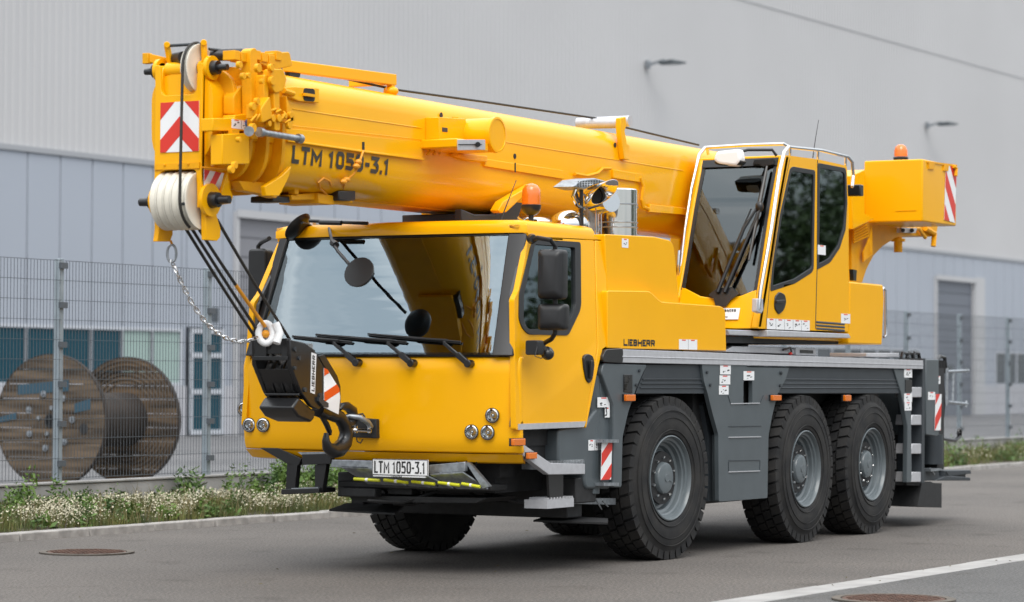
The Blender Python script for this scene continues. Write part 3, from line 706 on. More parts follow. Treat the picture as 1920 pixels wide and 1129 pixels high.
def clip(poly, clipper):
    area = sum(clipper[i-1][0]*clipper[i][1]-clipper[i][0]*clipper[i-1][1] for i in range(len(clipper)))
    if area < 0: clipper = clipper[::-1]
    out_ = poly
    for i in range(len(clipper)):
        a = clipper[i-1]; b = clipper[i]; inp = out_; out_ = []
        if not inp: break
        ins = lambda p: (b[0]-a[0])*(p[1]-a[1])-(b[1]-a[1])*(p[0]-a[0]) >= -1e-9
        for j in range(len(inp)):
            p = inp[j-1]; q = inp[j]
            if ins(q) != ins(p):
                d1 = (q[0]-p[0], q[1]-p[1]); d2 = (b[0]-a[0], b[1]-a[1]); den = d1[0]*d2[1]-d1[1]*d2[0]
                if abs(den) > 1e-12:
                    t = ((a[0]-p[0])*d2[1]-(a[1]-p[1])*d2[0])/den; out_.append((p[0]+d1[0]*t, p[1]+d1[1]*t))
            if ins(q): out_.append(q)
    return out_
stripes(gb, -1.262, [(1128, 828), (1147, 828), (1145, 899), (1126, 900)], 3, slope=.7, phase=1)
ssticker(gb, -1.232, 1120, 745, 1143, 764, seed=4); ssticker(gb, -1.235, 1134, 764, 1143, 783, seed=5, sym=False)
ssticker(gb, -1.222, 1103, 825, 1126, 845, seed=6, cols=2)
(xa, za) = S([(1135, 780)], -1.24)[0]
mb = MB(); strokes(mb, '3', .07, .9, .011, lambda a, b, d: (xa+a, -1.2385-d, za+b)); mb.build('number', TXT, gb)
mb = MB(); mb.ell(tuple(PY(1131, 684, -1.2)), (.022, .02, .022)); mb.build('reflector_stud', RLE, gb)

# ---------------------------------------------------------------- deck and side panels
(xa, zt), (xb, zt2) = S([(1166, 655), (1731, 676)], -1.27); zdeck = (zt+zt2)/2
ztA, ztB = zt, zt2; zbA = S([(1170, 680)], -1.27)[0][1]; zbB = S([(1730, 692)], -1.27)[0][1]
mb = MB(); pr_ = [(-1.27, 0), (-1.27, 1)]
for sg in (1, -1):
    q = lambda x, zb, zt: [(x, -1.27*sg, zb), (x, -1.22*sg, zb), (x, -1.22*sg, zt), (x, -1.27*sg, zt)]
    mb.hexa(q(xa, zbA, ztA), q(xb, zbB, ztB))
    mb.hexa([(xa, -1.275*sg, zbA+.045), (xa, -1.27*sg, zbA+.045), (xa, -1.27*sg, zbA+.052), (xa, -1.275*sg, zbA+.052)], [(xb, -1.275*sg, zbB+.035), (xb, -1.27*sg, zbB+.035), (xb, -1.27*sg, zbB+.042), (xb, -1.275*sg, zbB+.042)])
deck = mb.build('deck_edge_rail', ALU, crane, bevel=.006)
mb = MB(); mb.hexa([(xa-.3, -1.22, ztA-.05), (xa-.3, 1.22, ztA-.05), (xa-.3, 1.22, ztA-.004), (xa-.3, -1.22, ztA-.004)], [(xb, -1.22, ztB-.05), (xb, 1.22, ztB-.05), (xb, 1.22, ztB-.004), (xb, -1.22, ztB-.004)]); mb.build('deck_plate', ALU, deck)
mb = MB(); mb.plate(rnd(S([(1136, 655), (1168, 653), (1168, 681), (1130, 679), (1130, 668)], -1.27), .03, 3), -1.274, -.9); mb.build('deck_corner', BLG, deck, bevel=.01)
body = GRY
# front side panel ahead of wheel 1, panel between wheels, long rear panel
mb = MB(); mb.plate(rnd(S([(1132, 681), (1214, 684), (1206, 700), (1193, 730), (1178, 775), (1168, 820), (1166, 914), (1150, 914), (1150, 760), (1128, 700)], -1.26), .02, 2), -1.26, -1.19)
sp = mb.build('side_panel', body, crane, bevel=.008, seg=2)
mid_o = S([(1316, 683), (1480, 689), (1473, 712), (1457.6, 740), (1448, 780), (1441, 818), (1439, 934), (1348, 941), (1347, 815), (1336, 775), (1327, 738), (1320, 715)], -1.26)
hole = rnd(S([(1394, 714), (1411, 713), (1411, 758), (1394, 760)], -1.26), .03, 4)
mb = MB(); mb.plate([rnd(mid_o, .02, 3), hole], -1.26, -1.22); mb.plate(rnd(S([(1347, 815), (1441, 818), (1439, 934), (1348, 941)], -1.22), .01, 2), -1.2205, -1.13); sp2 = mb.build('side_panel', body, crane, bevel=.01)
mb = MB(); mb.plate(S([(1385, 705), (1420, 705), (1420, 765), (1385, 765)], -1.17), -1.17, -1.15); mb.build('recess', UND, sp2)
for (p0, p1) in (((1366, 820), (1426, 819)), ((1366, 885), (1424, 883)), ((1370, 757), (1424, 756))):
    mb = MB(); a = PY(*p0, -1.262); b = PY(*p1, -1.262); mb.beam(a, b, .008, .012, (0, 1, 0)); mb.build('pressed_rib', ALU, sp2)
mb = MB()
for (p0, p1) in (((1366, 800), (1427, 799)), ((1366, 864), (1424, 863)), ((1366, 866), (1366, 884)), ((1425, 864), (1424, 883)), ((1365, 742), (1370, 757)), ((1431, 742), (1425, 756))): mb.beam(PY(*p0, -1.261), PY(*p1, -1.261), .006, .006, (0, 1, 0))
for p in ((1198, 695), (1192, 722), (1325, 698), (1331, 722), (1463, 699), (1462, 723), (1464, 700)): q = PY(*p, -1.262); mb.cyl(q, q+Vector((0, -.012, 0)), .014, n=10)
mb.build('pressed_edge', GRD, sp2)
# wheel arches: dark recessed bands with ridges
def arch(pts, ridges, nm='wheel_arch'):
    mb = MB(); mb.plate(S(pts, -1.235), -1.235, -.85)
    for a, b in ridges: mb.beam(PY(*a, -1.237), PY(*b, -1.237), .012, .012, (0, 1, 0))
    return mb.build(nm, GRD, crane, bevel=.012)
arch([(1213, 684), (1318, 684), (1330, 740), (1330, 738), (1192, 738)], [((1205, 711), (1322, 711)), ((1202, 719), (1324, 719)), ((1200, 727), (1325, 727))])
arch([(1478, 688), (1676, 692), (1692, 738), (1458, 738)], [((1470, 711), (1683, 713)), ((1467, 719), (1685, 720)), ((1464, 727), (1687, 727))])
mb = MB(); mb.plate(S([(1676, 692), (1700, 693), (1708, 720), (1710, 905), (1700, 905), (1702, 800), (1690, 738)], -1.25), -1.25, -1.2); sp3 = mb.build('side_panel', body, crane, bevel=.008)
# dark inner arch liners so no light leaks through
mb = MB()
for x0, x1 in ((-.72, .72), (2.1, 5.2)): mb.box(x0, x1, -.86, -.82, .75, 1.6); mb.box(x0, x1, .82, .86, .75, 1.6)
mb.box(.75, 2.0, -1.12, -.6, .42, 1.55); mb.box(.75, 2.0, .6, 1.2, .42, 1.55); mb.build('inner_liner', UND, fr_)
mb = MB(); mb.plate(S([(1330, 740), (1350, 800), (1350, 935), (1329, 940), (1329, 820), (1318, 760)], -1.16), -1.16, -.8); mb.build('panel_return', GRD, sp2)
# far side skirt
mb = MB(); mb.box(-1.1, -.8, 1.2, 1.26, .95, 1.6); mb.box(.8, 2.0, 1.18, 1.26, .5, 1.6); mb.box(-.8, .8, 1.2, 1.24, 1.36, 1.6); mb.box(2.0, 5.4, 1.2, 1.24, 1.42, 1.6); mb.box(5.4, 5.9, 1.2, 1.26, .5, 1.6); mb.build('side_panel', body, crane)
# rear ladder
mb = MB(); mb.plate(S([(1708, 692), (1732, 693), (1730, 905), (1706, 905)], -1.0), -1.0, -.8); mb.build('ladder_recess', UND, sp3)
mb = MB(); mb.plate(S([(1730, 672), (1735, 672), (1733, 905), (1728, 905)], -1.26), -1.26, -1.0); mb.build('ladder_stile', GRD, sp3)
for py in (726, 778, 832, 885):
    mb = MB(); mb.plate(S([(1710, py), (1730, py), (1730, py+19), (1708, py+19)], -1.25), -1.252, -1.08); mb.build('ladder_rung', ALU, sp3, bevel=.006)
for k, (a, b, c_, d) in enumerate(((1695, 692, 1710, 708), (1695, 738, 1710, 754), (1696, 754, 1709, 770))): ssticker(sp3, -1.253, a, b, c_, d, seed=20+k)
mb = MB(); mb.plate(S([(1697, 712), (1709, 712), (1709, 735), (1697, 735)], -1.25), -1.256, -1.25); mb.build('side_lamp', BLG, sp3)
# stickers on the mid panel
for k, (a, b, c_, d) in enumerate(((1350, 685, 1370, 702), (1349, 704, 1369, 721), (1348, 723, 1366, 740))): ssticker(sp2, -1.262, a, b, c_, d, seed=30+k)
ssticker(sp2, -1.262, 1394, 696, 1414, 713, seed=34, top=RDO)
ssticker(sp2, -1.262, 1478, 694, 1495, 710, seed=35, name='reflective_sticker', sym=False) if False else None
for p0, p1 in (((1169, 740), (1186, 752)), ((1444, 741), (1460, 751)), ((1580, 741), (1591, 752))): lampbox(sp2, p0, p1, -1.27)
q = S([(1169, 702), (1185, 702), (1185, 737), (1169, 735)], -1.262)
mb = MB(); mb.plate(q, -1.268, -1.25); o = mb.build('side_camera', BLG, sp, bevel=.004)
mb = MB(); mb.plate(S([(1171, 706), (1181, 706), (1178, 718), (1171, 718)], -1.27), -1.272, -1.268); mb.plate(S([(1171, 720), (1177, 720), (1175, 731), (1171, 731)], -1.27), -1.272, -1.268); mb.build('lens', LNS, o)
# rear frame: outrigger post, striped plate, hooks, pad
mb = MB(); mb.plate(rnd(S([(1733, 674), (1757, 674), (1757, 815), (1753, 818), (1733, 815)], -1.2), .01, 2), -1.22, -.7); rp = mb.build('rear_outrigger_post', GRY, crane, bevel=.01)
a = PY(1745, 815, -1.0); b = PY(1745, 870, -1.0); mb = MB(); mb.cyl(a, b, .13, n=24); mb.build('outrigger_cylinder', GRD, rp)
mb = MB(); mb.plate(S([(1757, 690), (1770, 690), (1770, 880), (1757, 882)], -1.05), -1.05, .9); mb.build('rear_bulkhead', UND, rp)
stripes(rp, -1.225, [(1754, 739), (1765, 739), (1763, 807), (1752, 807)], 3, slope=.8)
ssticker(rp, -1.223, 1740, 735, 1753, 750, seed=40); ssticker(rp, -1.21, 1757, 705, 1763, 720, seed=41)
mb = MB(); mb.tube([PY(1765, 822, -.9), PY(1790, 826, -.9), PY(1800, 818, -.9), PY(1799, 811, -.9)], .02, 8)
c = PY(1799, 812, -.9); mb.tube([c+Vector((.045*cos(t), 0, .045*sin(t))) for t in [2*pi*i/14 for i in range(14)]], .014, 8, closed=True); mb.build('tow_hook', BLG, rp)
mb = MB(); mb.plate(S([(1757, 882), (1803, 881), (1805, 888), (1757, 892)], -1.0), -1.1, .8); mb.plate(S([(1757, 892), (1803, 895), (1803, 901), (1735, 901)], -1.0), -1.1, .8); mb.plate(S([(1757, 887), (1801, 887), (1801, 896), (1757, 896)], -.98), -1.04, .8); mb.plate(S([(1730, 882), (1760, 880), (1762, 900), (1730, 902)], -1.08), -1.08, .8); mb.build('underrun_bar', GRD, rp, bevel=.006)
mb = MB(); mb.plate(S([(1742, 879), (1762, 878), (1762, 882), (1742, 884)], -1.12), -1.14, -1.0); mb.tube([PY(1744, 878, -1.12), PY(1752, 890, -1.12)], .01, 6); mb.build('latch', GAL, rp)
mb = MB(); mb.plate(S([(1690, 905), (1728, 905), (1728, 951), (1682, 948)], -1.0), -1.22, -.75); mb.build('mud_flap', UND, crane)
mb = MB(); q = [PY(1700, 910, -1.2), PY(1764, 912, -1.2), PY(1745, 903, -1.2), PY(1700, 903, -1.2)]; mb.hexa([p+Vector((0, .3, 0)) for p in q], q); mb.build('mud_flap_bracket', UND, crane)
mb = MB()
for x in (1762, 1768): mb.tube([PY(x, 676, -1.0), PY(x, 700, -1.0)], .03, 8)
mb.tube([PY(1757, 677, -1.0), PY(1762, 668, -1.0), PY(1771, 670, -1.0), PY(1773, 690, -1.0)], .02, 8); mb.tube([PY(1767, 690, -.9), PY(1770, 760, -.9), PY(1766, 800, -.9)], .016, 8); mb.build('rear_hoses', BLG, rp)
# rear bracket frame
mb = MB()
for a, b in (((1775, 697), (1816, 695)), ((1778, 754), (1814, 758)), ((1788, 697), (1786, 755)), ((1776, 690), (1775, 760)), ((1812, 690), (1812, 699)), ((1812, 752), (1811, 764))): mb.tube([PY(*a, .3), PY(*b, .3)], .018, 8)
mb.build('rear_guard_frame', GAL, rp)
# ---------------------------------------------------------------- wheels
def tyre_mesh():
    mb = MB(); Wt = .385; Ro = .685
    prof = [(.352, .02), (.37, .0), (.40, -.008), (.46, -.012), (.53, -.008), (.575, .002), (.6, .012), (.635, .022), (.652, .035), (.658, .06)]
    half = [(r_, h) for r_, h in prof]
    full = half+[(.66, Wt/2)]+[(r_, Wt-h) for r_, h in reversed(half)]
    mb.lathe(full, (0, 0, 0), (0, 1, 0), 72, cap=False)
    # raised sidewall rings
    for r_ in (.40, .50, .56): mb.lathe([(r_-.004, -.008), (r_-.002, -.015), (r_+.002, -.015), (r_+.004, -.008)], (0, 0, 0), (0, 1, 0), 72, cap=False)
    N = 40
    for i in range(N):
        for (h0, h1, ph, r0) in ((.012, .1, 0, .632), (.115, .185, .5, .655), (.2, .27, .0, .655), (.285, Wt-.012, .5, .632)):
            t0 = 2*pi*(i+ph+.08)/N; t1 = 2*pi*(i+ph+.86)/N; sk = .035
            P = []
            for rr_ in (.64, Ro):
                for tt, hh in ((t0, h0), (t1, h0), (t1+sk, h1), (t0+sk, h1)):
                    r2 = rr_
                    if rr_ == Ro and (hh < .02 or hh > Wt-.02): r2 = Ro-.012
                    if rr_ == .64 and (hh < .02 or hh > Wt-.02): r2 = .60
                    P.append((r2*cos(tt), hh, r2*sin(tt)))
            mb.add(P, [(3, 2, 1, 0), (4, 5, 6, 7)]+[(k_, (k_+1) % 4, 4+(k_+1) % 4, 4+k_) for k_ in range(4)])
    return mb
ty0 = tyre_mesh().build('tyre', RUB, ang=30); ty0['tmp'] = 1
def rim_mesh():
    mb = MB(); mb.lathe([(.35, .03), (.354, .0), (.345, -.004), (.338, .006), (.333, .03), (.312, .036), (.308, .055), (.296, .062), (.290, .095), (.268, .105), (.258, .14), (.238, .15), (.222, .11), (.2, .088), (.12, .088)], (0, 0, 0), (0, 1, 0), 56, cap=False)
    mb.lathe([(.352, .03), (.352, .36), (.2, .36)], (0, 0, 0), (0, 1, 0), 56, cap=False); return mb
def hub_mesh():
    mb = MB(); mb.lathe([(.134, .09), (.132, .06), (.124, .046), (.108, .04), (.03, .038), (.028, .033), (.0, .033)], (0, 0, 0), (0, 1, 0), 40, cap=False)
    mb.tube([(.03*cos(t), .036, .03*sin(t)) for t in [2*pi*i/16 for i in range(16)]], .004, 6, closed=True); mb.box(.05, .09, .033, .040, -.012, -.004)
    return mb
tmpl = {}
def wheel(x, yout, sgn=1, steer=0, rot=0):
    wl = rim_mesh().build('wheel', RIM, crane, ang=32) if 'r' not in tmpl else tmpl['r'].copy()
    if 'r' in tmpl: COL.objects.link(wl); wl.parent = crane
    tmpl.setdefault('r', wl)
    wl.location = (x, yout, .675); wl.rotation_euler = (0, rot, 0 if sgn > 0 else pi)
    wl.rotation_euler = (Matrix.Rotation((0 if sgn > 0 else pi)+steer, 3, 'Z') @ Matrix.Rotation(rot, 3, 'Y')).to_euler()
    kids = []
    if 'kids' not in tmpl:
        ty = ty0; ty.parent = wl; kids.append(ty); del ty['tmp']
        kids.append(hub_mesh().build('hub', RIM, wl, ang=32))
        mb = MB(); mb.lathe([(.222, .1), (.218, .08), (.135, .078)], (0, 0, 0), (0, 1, 0), 40, cap=False); kids.append(mb.build('hub_ring', UND, wl))
        mb = MB(); mb.lathe([(.014, .0), (.014, -.014), (.009, -.024), (.0, -.024)], (0, 0, 0), (0, 1, 0), 6, cap=False); nut = mb.build('wheel_nut', CHR, wl)
        nut.location = (.172, .08, 0); kids.append(nut)
        for i in range(1, 10):
            t = 2*pi*i/10; n_ = nut.copy(); COL.objects.link(n_); n_.parent = wl; n_.location = (.172*cos(t), .08, .172*sin(t)); kids.append(n_)
        tmpl['kids'] = kids
    else:
        for k in tmpl['kids']:
            n_ = k.copy(); COL.objects.link(n_); n_.parent = wl
    return wl
wheel(0, -1.275, 1, R(-3.5), .3); wheel(2.866, -1.275, 1, 0, 1.1); wheel(4.518, -1.275, 1, 0, 2.0)
wheel(0, 1.275, -1, R(-3.5), .7); wheel(2.866, 1.275, -1, 0, .2); wheel(4.518, 1.275, -1, 0, 1.4)
mb = MB()
for x in (0, 2.866, 4.518): mb.cyl((x, -.95, .675), (x, .95, .675), .11); mb.ell((x, 0, .675), (.22, .28, .24))
mb.build('axle_housing', UND, fr_)
# ---------------------------------------------------------------- engine housings behind the cab
mb = MB(); q = S([(1139, 545), (1218, 546), (1240, 566), (1352, 574), (1360, 580), (1362, 658), (1139, 653)], -1.25)
mb.plate(rnd(q, [.02, .03, .03, .05, .04, .01, .01], 3), -1.25, -.35); hs = mb.build('engine_housing', YEL, crane, bevel=.02, seg=3)
mb = MB(); q = S([(1134, 439), (1228, 444), (1258, 451), (1264, 462), (1272, 548), (1272, 575), (1139, 560)], -1.19)
mb.plate(rnd(q, [.02, .02, .04, .04, .02, .01, .01], 3), -1.19, -.4); mb.build('upper_housing', YEL, hs, bevel=.025, seg=3)
(xa, zt) = S([(1169, 648)], -1.25)[0]; H_ = .057
L_ = S([(1228, 650)], -1.25)[0][0]-xa; H_ = .056; base_ = textwidth('LIEBHERR', H_, 1, .0175, gap=.0095); k = (L_-.0175-.0665)/(base_-.0175-.0665)
mb = MB(); strokes(mb, 'LIEBHERR', H_, k, .0155, lambda a, b, d: (xa+a, -1.2512-d, zt-.003+b), gap=.0095); mb.build('maker_lettering', TXT, hs)
ssticker(hs, -1.251, 1273, 636, 1307, 655, cols=2, seed=50, sym=False); ssticker(hs, -1.191, 1166, 447, 1178, 464, seed=51)
# turntable and rotary housing
mb = MB(); mb.cyl((2.9, 0, 1.66), (2.9, 0, 1.86), .62, n=48); mb.build('slewing_ring', UND, crane)
mb = MB(); mb.plate(S([(1362, 656), (1375, 649), (1470, 651), (1490, 655), (1492, 664), (1362, 660)], -1.12), -1.12, -.7); mb.plate(S([(1493, 652), (1530, 654), (1530, 667), (1493, 666)], -1.14), -1.14, -.7)
mb.plate(S([(1625, 662), (1686, 662), (1686, 670), (1625, 669)], -.9), -.9, -.5); dk = mb.build('deck_locker', ALU, crane, bevel=.006)
mb = MB(); mb.plate(S([(1500, 656), (1524, 657), (1524, 663), (1500, 662)], -1.141), -1.146, -1.141); mb.tube([PY(1468, 656, -1.14), PY(1482, 652, -1.15), PY(1484, 660, -1.14)], .01, 6)
for px in (1690, 1700, 1712): mb.tube([PY(px, 672, -.9), PY(px+2, 662, -.9), PY(px+10, 662, -.9), PY(px+12, 672, -.9)], .02, 6)
mb.build('deck_hose', BLG, dk)
mb = MB(); mb.ell(tuple(PY(1482, 663, -1.16)), (.02, .02, .015)); mb.build('reflector_stud', RLE, dk)
# superstructure frame
mb = MB(); mb.box(1.6, 5.0, -.45, .75, 1.9, 2.25); mb.box(3.9, 5.9, -.4, -.28, 1.9, 3.3); mb.box(3.9, 5.9, .5, .62, 1.9, 3.3); mb.box(1.95, 4.0, -1.2, -.3, 1.86, 1.92)
sf = mb.build('superstructure_frame', YEL, crane, bevel=.02)
mb = MB(); mb.plate(S([(1362, 618), (1424, 620), (1424, 630), (1366, 628)], -1.2), -1.21, -1.0); mb.plate(S([(1437, 619), (1590, 626), (1594, 634), (1437, 631)], -1.28), -1.29, -1.1); mb.build('step_rail', ALU, sf, bevel=.006)
mb = MB(); mb.plate(S([(1362, 630), (1592, 634), (1570, 646), (1362, 643)], -1.15), -1.15, -.4); mb.build('underside_tray', UND, sf)
mb = MB()
for k, py in enumerate((604, 610, 616)): mb.tube([PY(1529, py, -1.262), PY(1582, py+4, -1.262)], .014, 8)
mb.build('cooling_fin', GRD, sf)
# ---------------------------------------------------------------- crane operator's cab
CY0, CY1 = -.42, -1.27
side_o = [(1425, 615), (1443, 500), (1462, 380), (1478, 292), (1535, 299), (1596, 313), (1597, 420), (1598, 530), (1592, 620), (1437, 617)]
UC = [(1421, 616), (1440, 500), (1458, 380), (1474, 291), (1535, 299), (1588, 311), (1591, 400), (1592, 600), (1590, 622)]
uq = S(UC, CY1)
# front edge curve (x,z) of the operator's cab
fe = [uq[0], uq[1], uq[2], uq[3]]
def UF(z):   # x of front at height z
    P = sorted(fe, key=lambda p: p[1])
    for a, b in zip(P, P[1:]):
        if z <= b[1]: return a[0]+(b[0]-a[0])*(z-a[1])/(b[1]-a[1])
    return P[-1][0]+(z-P[-1][1])*.1
wa = S([(1459, 545), (1448, 546), (1448, 520), (1466, 420), (1482, 318), (1488, 315), (1530, 320), (1526, 498), (1522, 510), (1480, 536)], CY1)
wb = S([(1534, 306), (1586, 316), (1588, 380), (1585, 430), (1574, 465), (1556, 492), (1532, 505)], CY1)
wa = S([(1444, 546), (1448, 500), (1463, 400), (1481, 317), (1486, 313), (1528, 320), (1525, 505), (1521, 511), (1490, 531)], CY1)
ra_ = [.03, .02, .0, .03, .03, .03, .04, .04, .02]; rb_ = [.02, .05, .0, .0, .0, .04, .02]; hd = rnd(wa, ra_, 3); hb = rnd(wb, rb_, 3)
hdi, hbi, hdp, hbp = rnd(inset(wa, .04), ra_, 3), rnd(inset(wb, .04), rb_, 3), rnd(inset(wa, .036), ra_, 3), rnd(inset(wb, .036), rb_, 3)
mb = MB(); mb.plate([rnd(uq, .02, 2), hd, hb], CY1, CY1+.05); oc = mb.build('operator_cab', YEL, crane, bevel=.008)
mb = MB(); mb.plate([inset(hd, -.004), hdi], CY1-.004, CY1+.02); mb.plate([inset(hb, -.003), hbi], CY1-.004, CY1+.02); mb.build('window_seal', BLK, oc, bevel=.004)
mb = MB(); mb.plate(hdp, CY1+.006, CY1+.011); mb.build('door_window', GLT, oc)
mb = MB(); mb.plate(hbp, CY1+.006, CY1+.011); mb.build('rear_side_window', GLT, oc)
# door seam lines
mb = MB(); mb.tube([PY(1533, 300, CY1-.002), PY(1532, 505, CY1-.002), PY(1529, 617, CY1-.002)], .004, 6); mb.tube([PY(1436, 616, CY1-.001), PY(1441, 560, CY1-.001), PY(1446, 500, CY1-.001), PY(1464, 380, CY1-.001), PY(1481, 298, CY1-.001)], .003, 6); mb.build('door_seam', GRD, oc)
# far side wall with a window, rear wall, roof, floor
lq = [p for p in uq]
mb = MB(); ins_ = rnd([(UF(2.5)+.12, 2.35), (UF(3.4)+.12, 3.42), (uq[5][0]-.15, 3.42), (uq[7][0]-.15, 2.5)], .06, 4)
mb.plate([rnd(uq, .02, 2), ins_], CY0, CY0+.04); ow = mb.build('inner_side_wall', YEL, oc)
mb = MB(); mb.plate(inset(ins_, -.005), CY0+.015, CY0+.02); mb.build('window_pane', GLT, ow)
xr = uq[7][0]; zt_ = uq[4][1]
mb = MB(); mb.box(xr-.06, xr-.01, CY1+.05, CY0, 1.95, 2.75); mb.box(xr-.06, xr-.01, CY1+.05, CY0, 3.4, 3.5); mb.build('rear_wall', INT, oc)
mb = MB()
tp = [uq[3], uq[4], uq[5]]
mb.plate([(uq[3][0]-.01, uq[3][1]-.06), (uq[3][0]-.01, uq[3][1]+.0), (uq[4][0], uq[4][1]+.012), (uq[5][0]+.01, uq[5][1]+.002), (uq[5][0]+.01, uq[5][1]-.06)], CY1+.051, CY0-.001); mb.build('roof', YEL, oc, bevel=.012)
# front frame pillars and lower front panel
mb = MB(); zs = lin(fe[0][1], uq[3][1], 14)
def frontp(y0, y1, z0, z1, x_off=0, th=.05, n=10):
    zz = lin(z0, z1, n); A = [(UF(z)+x_off, y0, z) for z in zz]; B = [(UF(z)+x_off, y1, z) for z in zz]
    A2 = [(x+th, y, z) for x, y, z in A]; B2 = [(x+th, y, z) for x, y, z in B]
    vs = A+B+A2+B2; fs = []
    for i in range(n-1): fs += [(i, i+1, n+i+1, n+i), (2*n+i, 3*n+i, 3*n+i+1, 2*n+i+1), (i, 2*n+i, 2*n+i+1, i+1), (n+i, n+i+1, 3*n+i+1, 3*n+i)]
    fs += [(0, n, 3*n, 2*n), (n-1, 3*n-1, 4*n-1, 2*n-1)]
    return vs, fs
mb = MB(); mb.add(*frontp(CY1, CY1+.075, zs[0], zs[-1], -.004, .08)); mb.build('front_pillar', YEL, oc, bevel=.015)
mb = MB(); mb.add(*frontp(CY0-.03, CY0+.045, zs[0]+.02, zs[-1], -.004, .08)); mb.build('front_pillar', YEL, oc, bevel=.015)
mb = MB(); zb_ = on(1340, 552, 'x', UF(2.25)).z
# lower front panel with curved top edge
fl_ = [(CY1+.07, fe[0][1]), (CY1+.07, 2.30), (-1.05, 2.24), (-.85, 2.21), (-.65, 2.24), (CY0-.03, 2.33), (CY0-.03, fe[0][1])]
mb.plate(fl_, 0, .05, lambda a, b, d: (UF(b)+.002+d, a, b)); lf = mb.build('lower_front_panel', YEL, oc, bevel=.01)
mb = MB(); mb.add(*frontp(CY1+.072, CY0-.03, 2.18, zs[-1]-.05, .012, .008, 14)); mb.build('windscreen', GLO, oc)
mb = MB(); mb.add(*frontp(CY1+.07, CY0-.03, zs[-1]-.09, zs[-1]-.02, -.01, .06, 3)); mb.plate(px_([(1415, 300), (1450, 298), (1452, 308), (1430, 312), (1424, 308), (1412, 309)], UF(3.45)-.02), UF(3.45)-.03, UF(3.45), ax='x'); mb.build('windscreen_header', BLK, oc)
mb = MB(); mb.add(*frontp(CY1+.072, CY1+.105, 2.25, zs[-1]-.05, .004, .006, 12)); mb.add(*frontp(CY0-.06, CY0-.028, 2.3, zs[-1]-.05, .004, .006, 12)); mb.build('windscreen_seal', BLK, oc)
# inside: seat, console, lining
seat(-.85, 2.75, 2.35, oc)
mb = MB(); mb.box(2.3, 3.8, CY1+.06, CY0-.01, 1.97, 2.05); mb.box(2.4, 2.55, -1.0, -.6, 2.05, 2.5); mb.box(2.7, 3.1, -1.15, -1.05, 2.3, 2.62); mb.box(2.7, 3.1, -.62, -.52, 2.3, 2.62); mb.tube([(2.75, -1.1, 2.62), (2.72, -1.1, 2.8)], .02, 8); mb.box(2.22, 2.3, -.72, -.5, 2.55, 2.8); mb.build('control_console', SEA, oc, bevel=.02)
# wipers
def UFp(px, py, off=.03):
    d = ray(px, py); t = 24
    for _ in range(30):
        p = CP+d*t; t += (UF(p.z)-off-p.x)/d.x
    return CP+d*t
mb = MB()
mb.plate([(UFp(*p).y, UFp(*p).z) for p in ((1328, 553), (1338, 560), (1342, 574), (1360, 575), (1370, 562), (1384, 552), (1372, 538), (1344, 541))], 0, .02, lambda a, b, d: (UF(b)-.012-d, a, b)); wm = mb.build('wiper_mount', BLG, oc)
mb = MB(); mb.tube([UFp(1345, 548, .05), UFp(1394, 430, .07), UFp(1424, 382, .07)], [.02, .016, .012], 8); mb.tube([UFp(1358, 548, .05), UFp(1404, 440, .07), UFp(1428, 386, .07)], [.02, .014, .01], 8); mb.tube([UFp(1376, 466, .06), UFp(1408, 392, .06)], .009, 6)
mb.tube([UFp(1438, 312, .05), UFp(1426, 372, .05), UFp(1404, 488, .05)], [.012, .022, .012], 8); mb.ell(tuple(UFp(1424, 388, .07)), (.03, .04, .05)); mb.build('wiper', BLG, oc)
mb = MB(); mb.tube([UFp(1401, 395, .0)+Vector((.2, 0, 0)), UFp(1420, 350, 0)+Vector((.2, 0, 0))], .01, 6)
c = UFp(1418, 359, -.12); mb.plate(rnd([(c.y-.12, c.z-.06), (c.y+.08, c.z-.06), (c.y+.08, c.z+.06), (c.y-.12, c.z+.06)], .03), c.x, c.x+.03, ax='x'); mb.build('inside_mirror', BLK, oc)
# mirror high on the front corner
c = UFp(1369, 296, .28); mb = MB(); lp_ = rnd([(c.y-.13, c.z-.03), (c.y-.08, c.z-.085), (c.y+.1, c.z-.06), (c.y+.15, c.z-.02), (c.y+.12, c.z+.06), (c.y-.11, c.z+.075)], .03, 4)
mb.plate(lp_, c.x-.05, c.x+.07, ax='x'); mo = mb.build('mirror', WHT, oc, bevel=.03, seg=4)
mb = MB(); mb.plate([(a, b*.5+(c.z-.07)*.5) for a, b in lp_], c.x-.04, c.x+.08, ax='x'); mb.build('mirror_back', BLG, mo, bevel=.02)
mb = MB(); mb.tube([c+Vector((.05, -.1, .06)), UFp(1402, 281, .2), UFp(1448, 281, .1), UFp(1456, 292, .06)], .014, 8); mb.build('mirror_arm', BLG, oc)
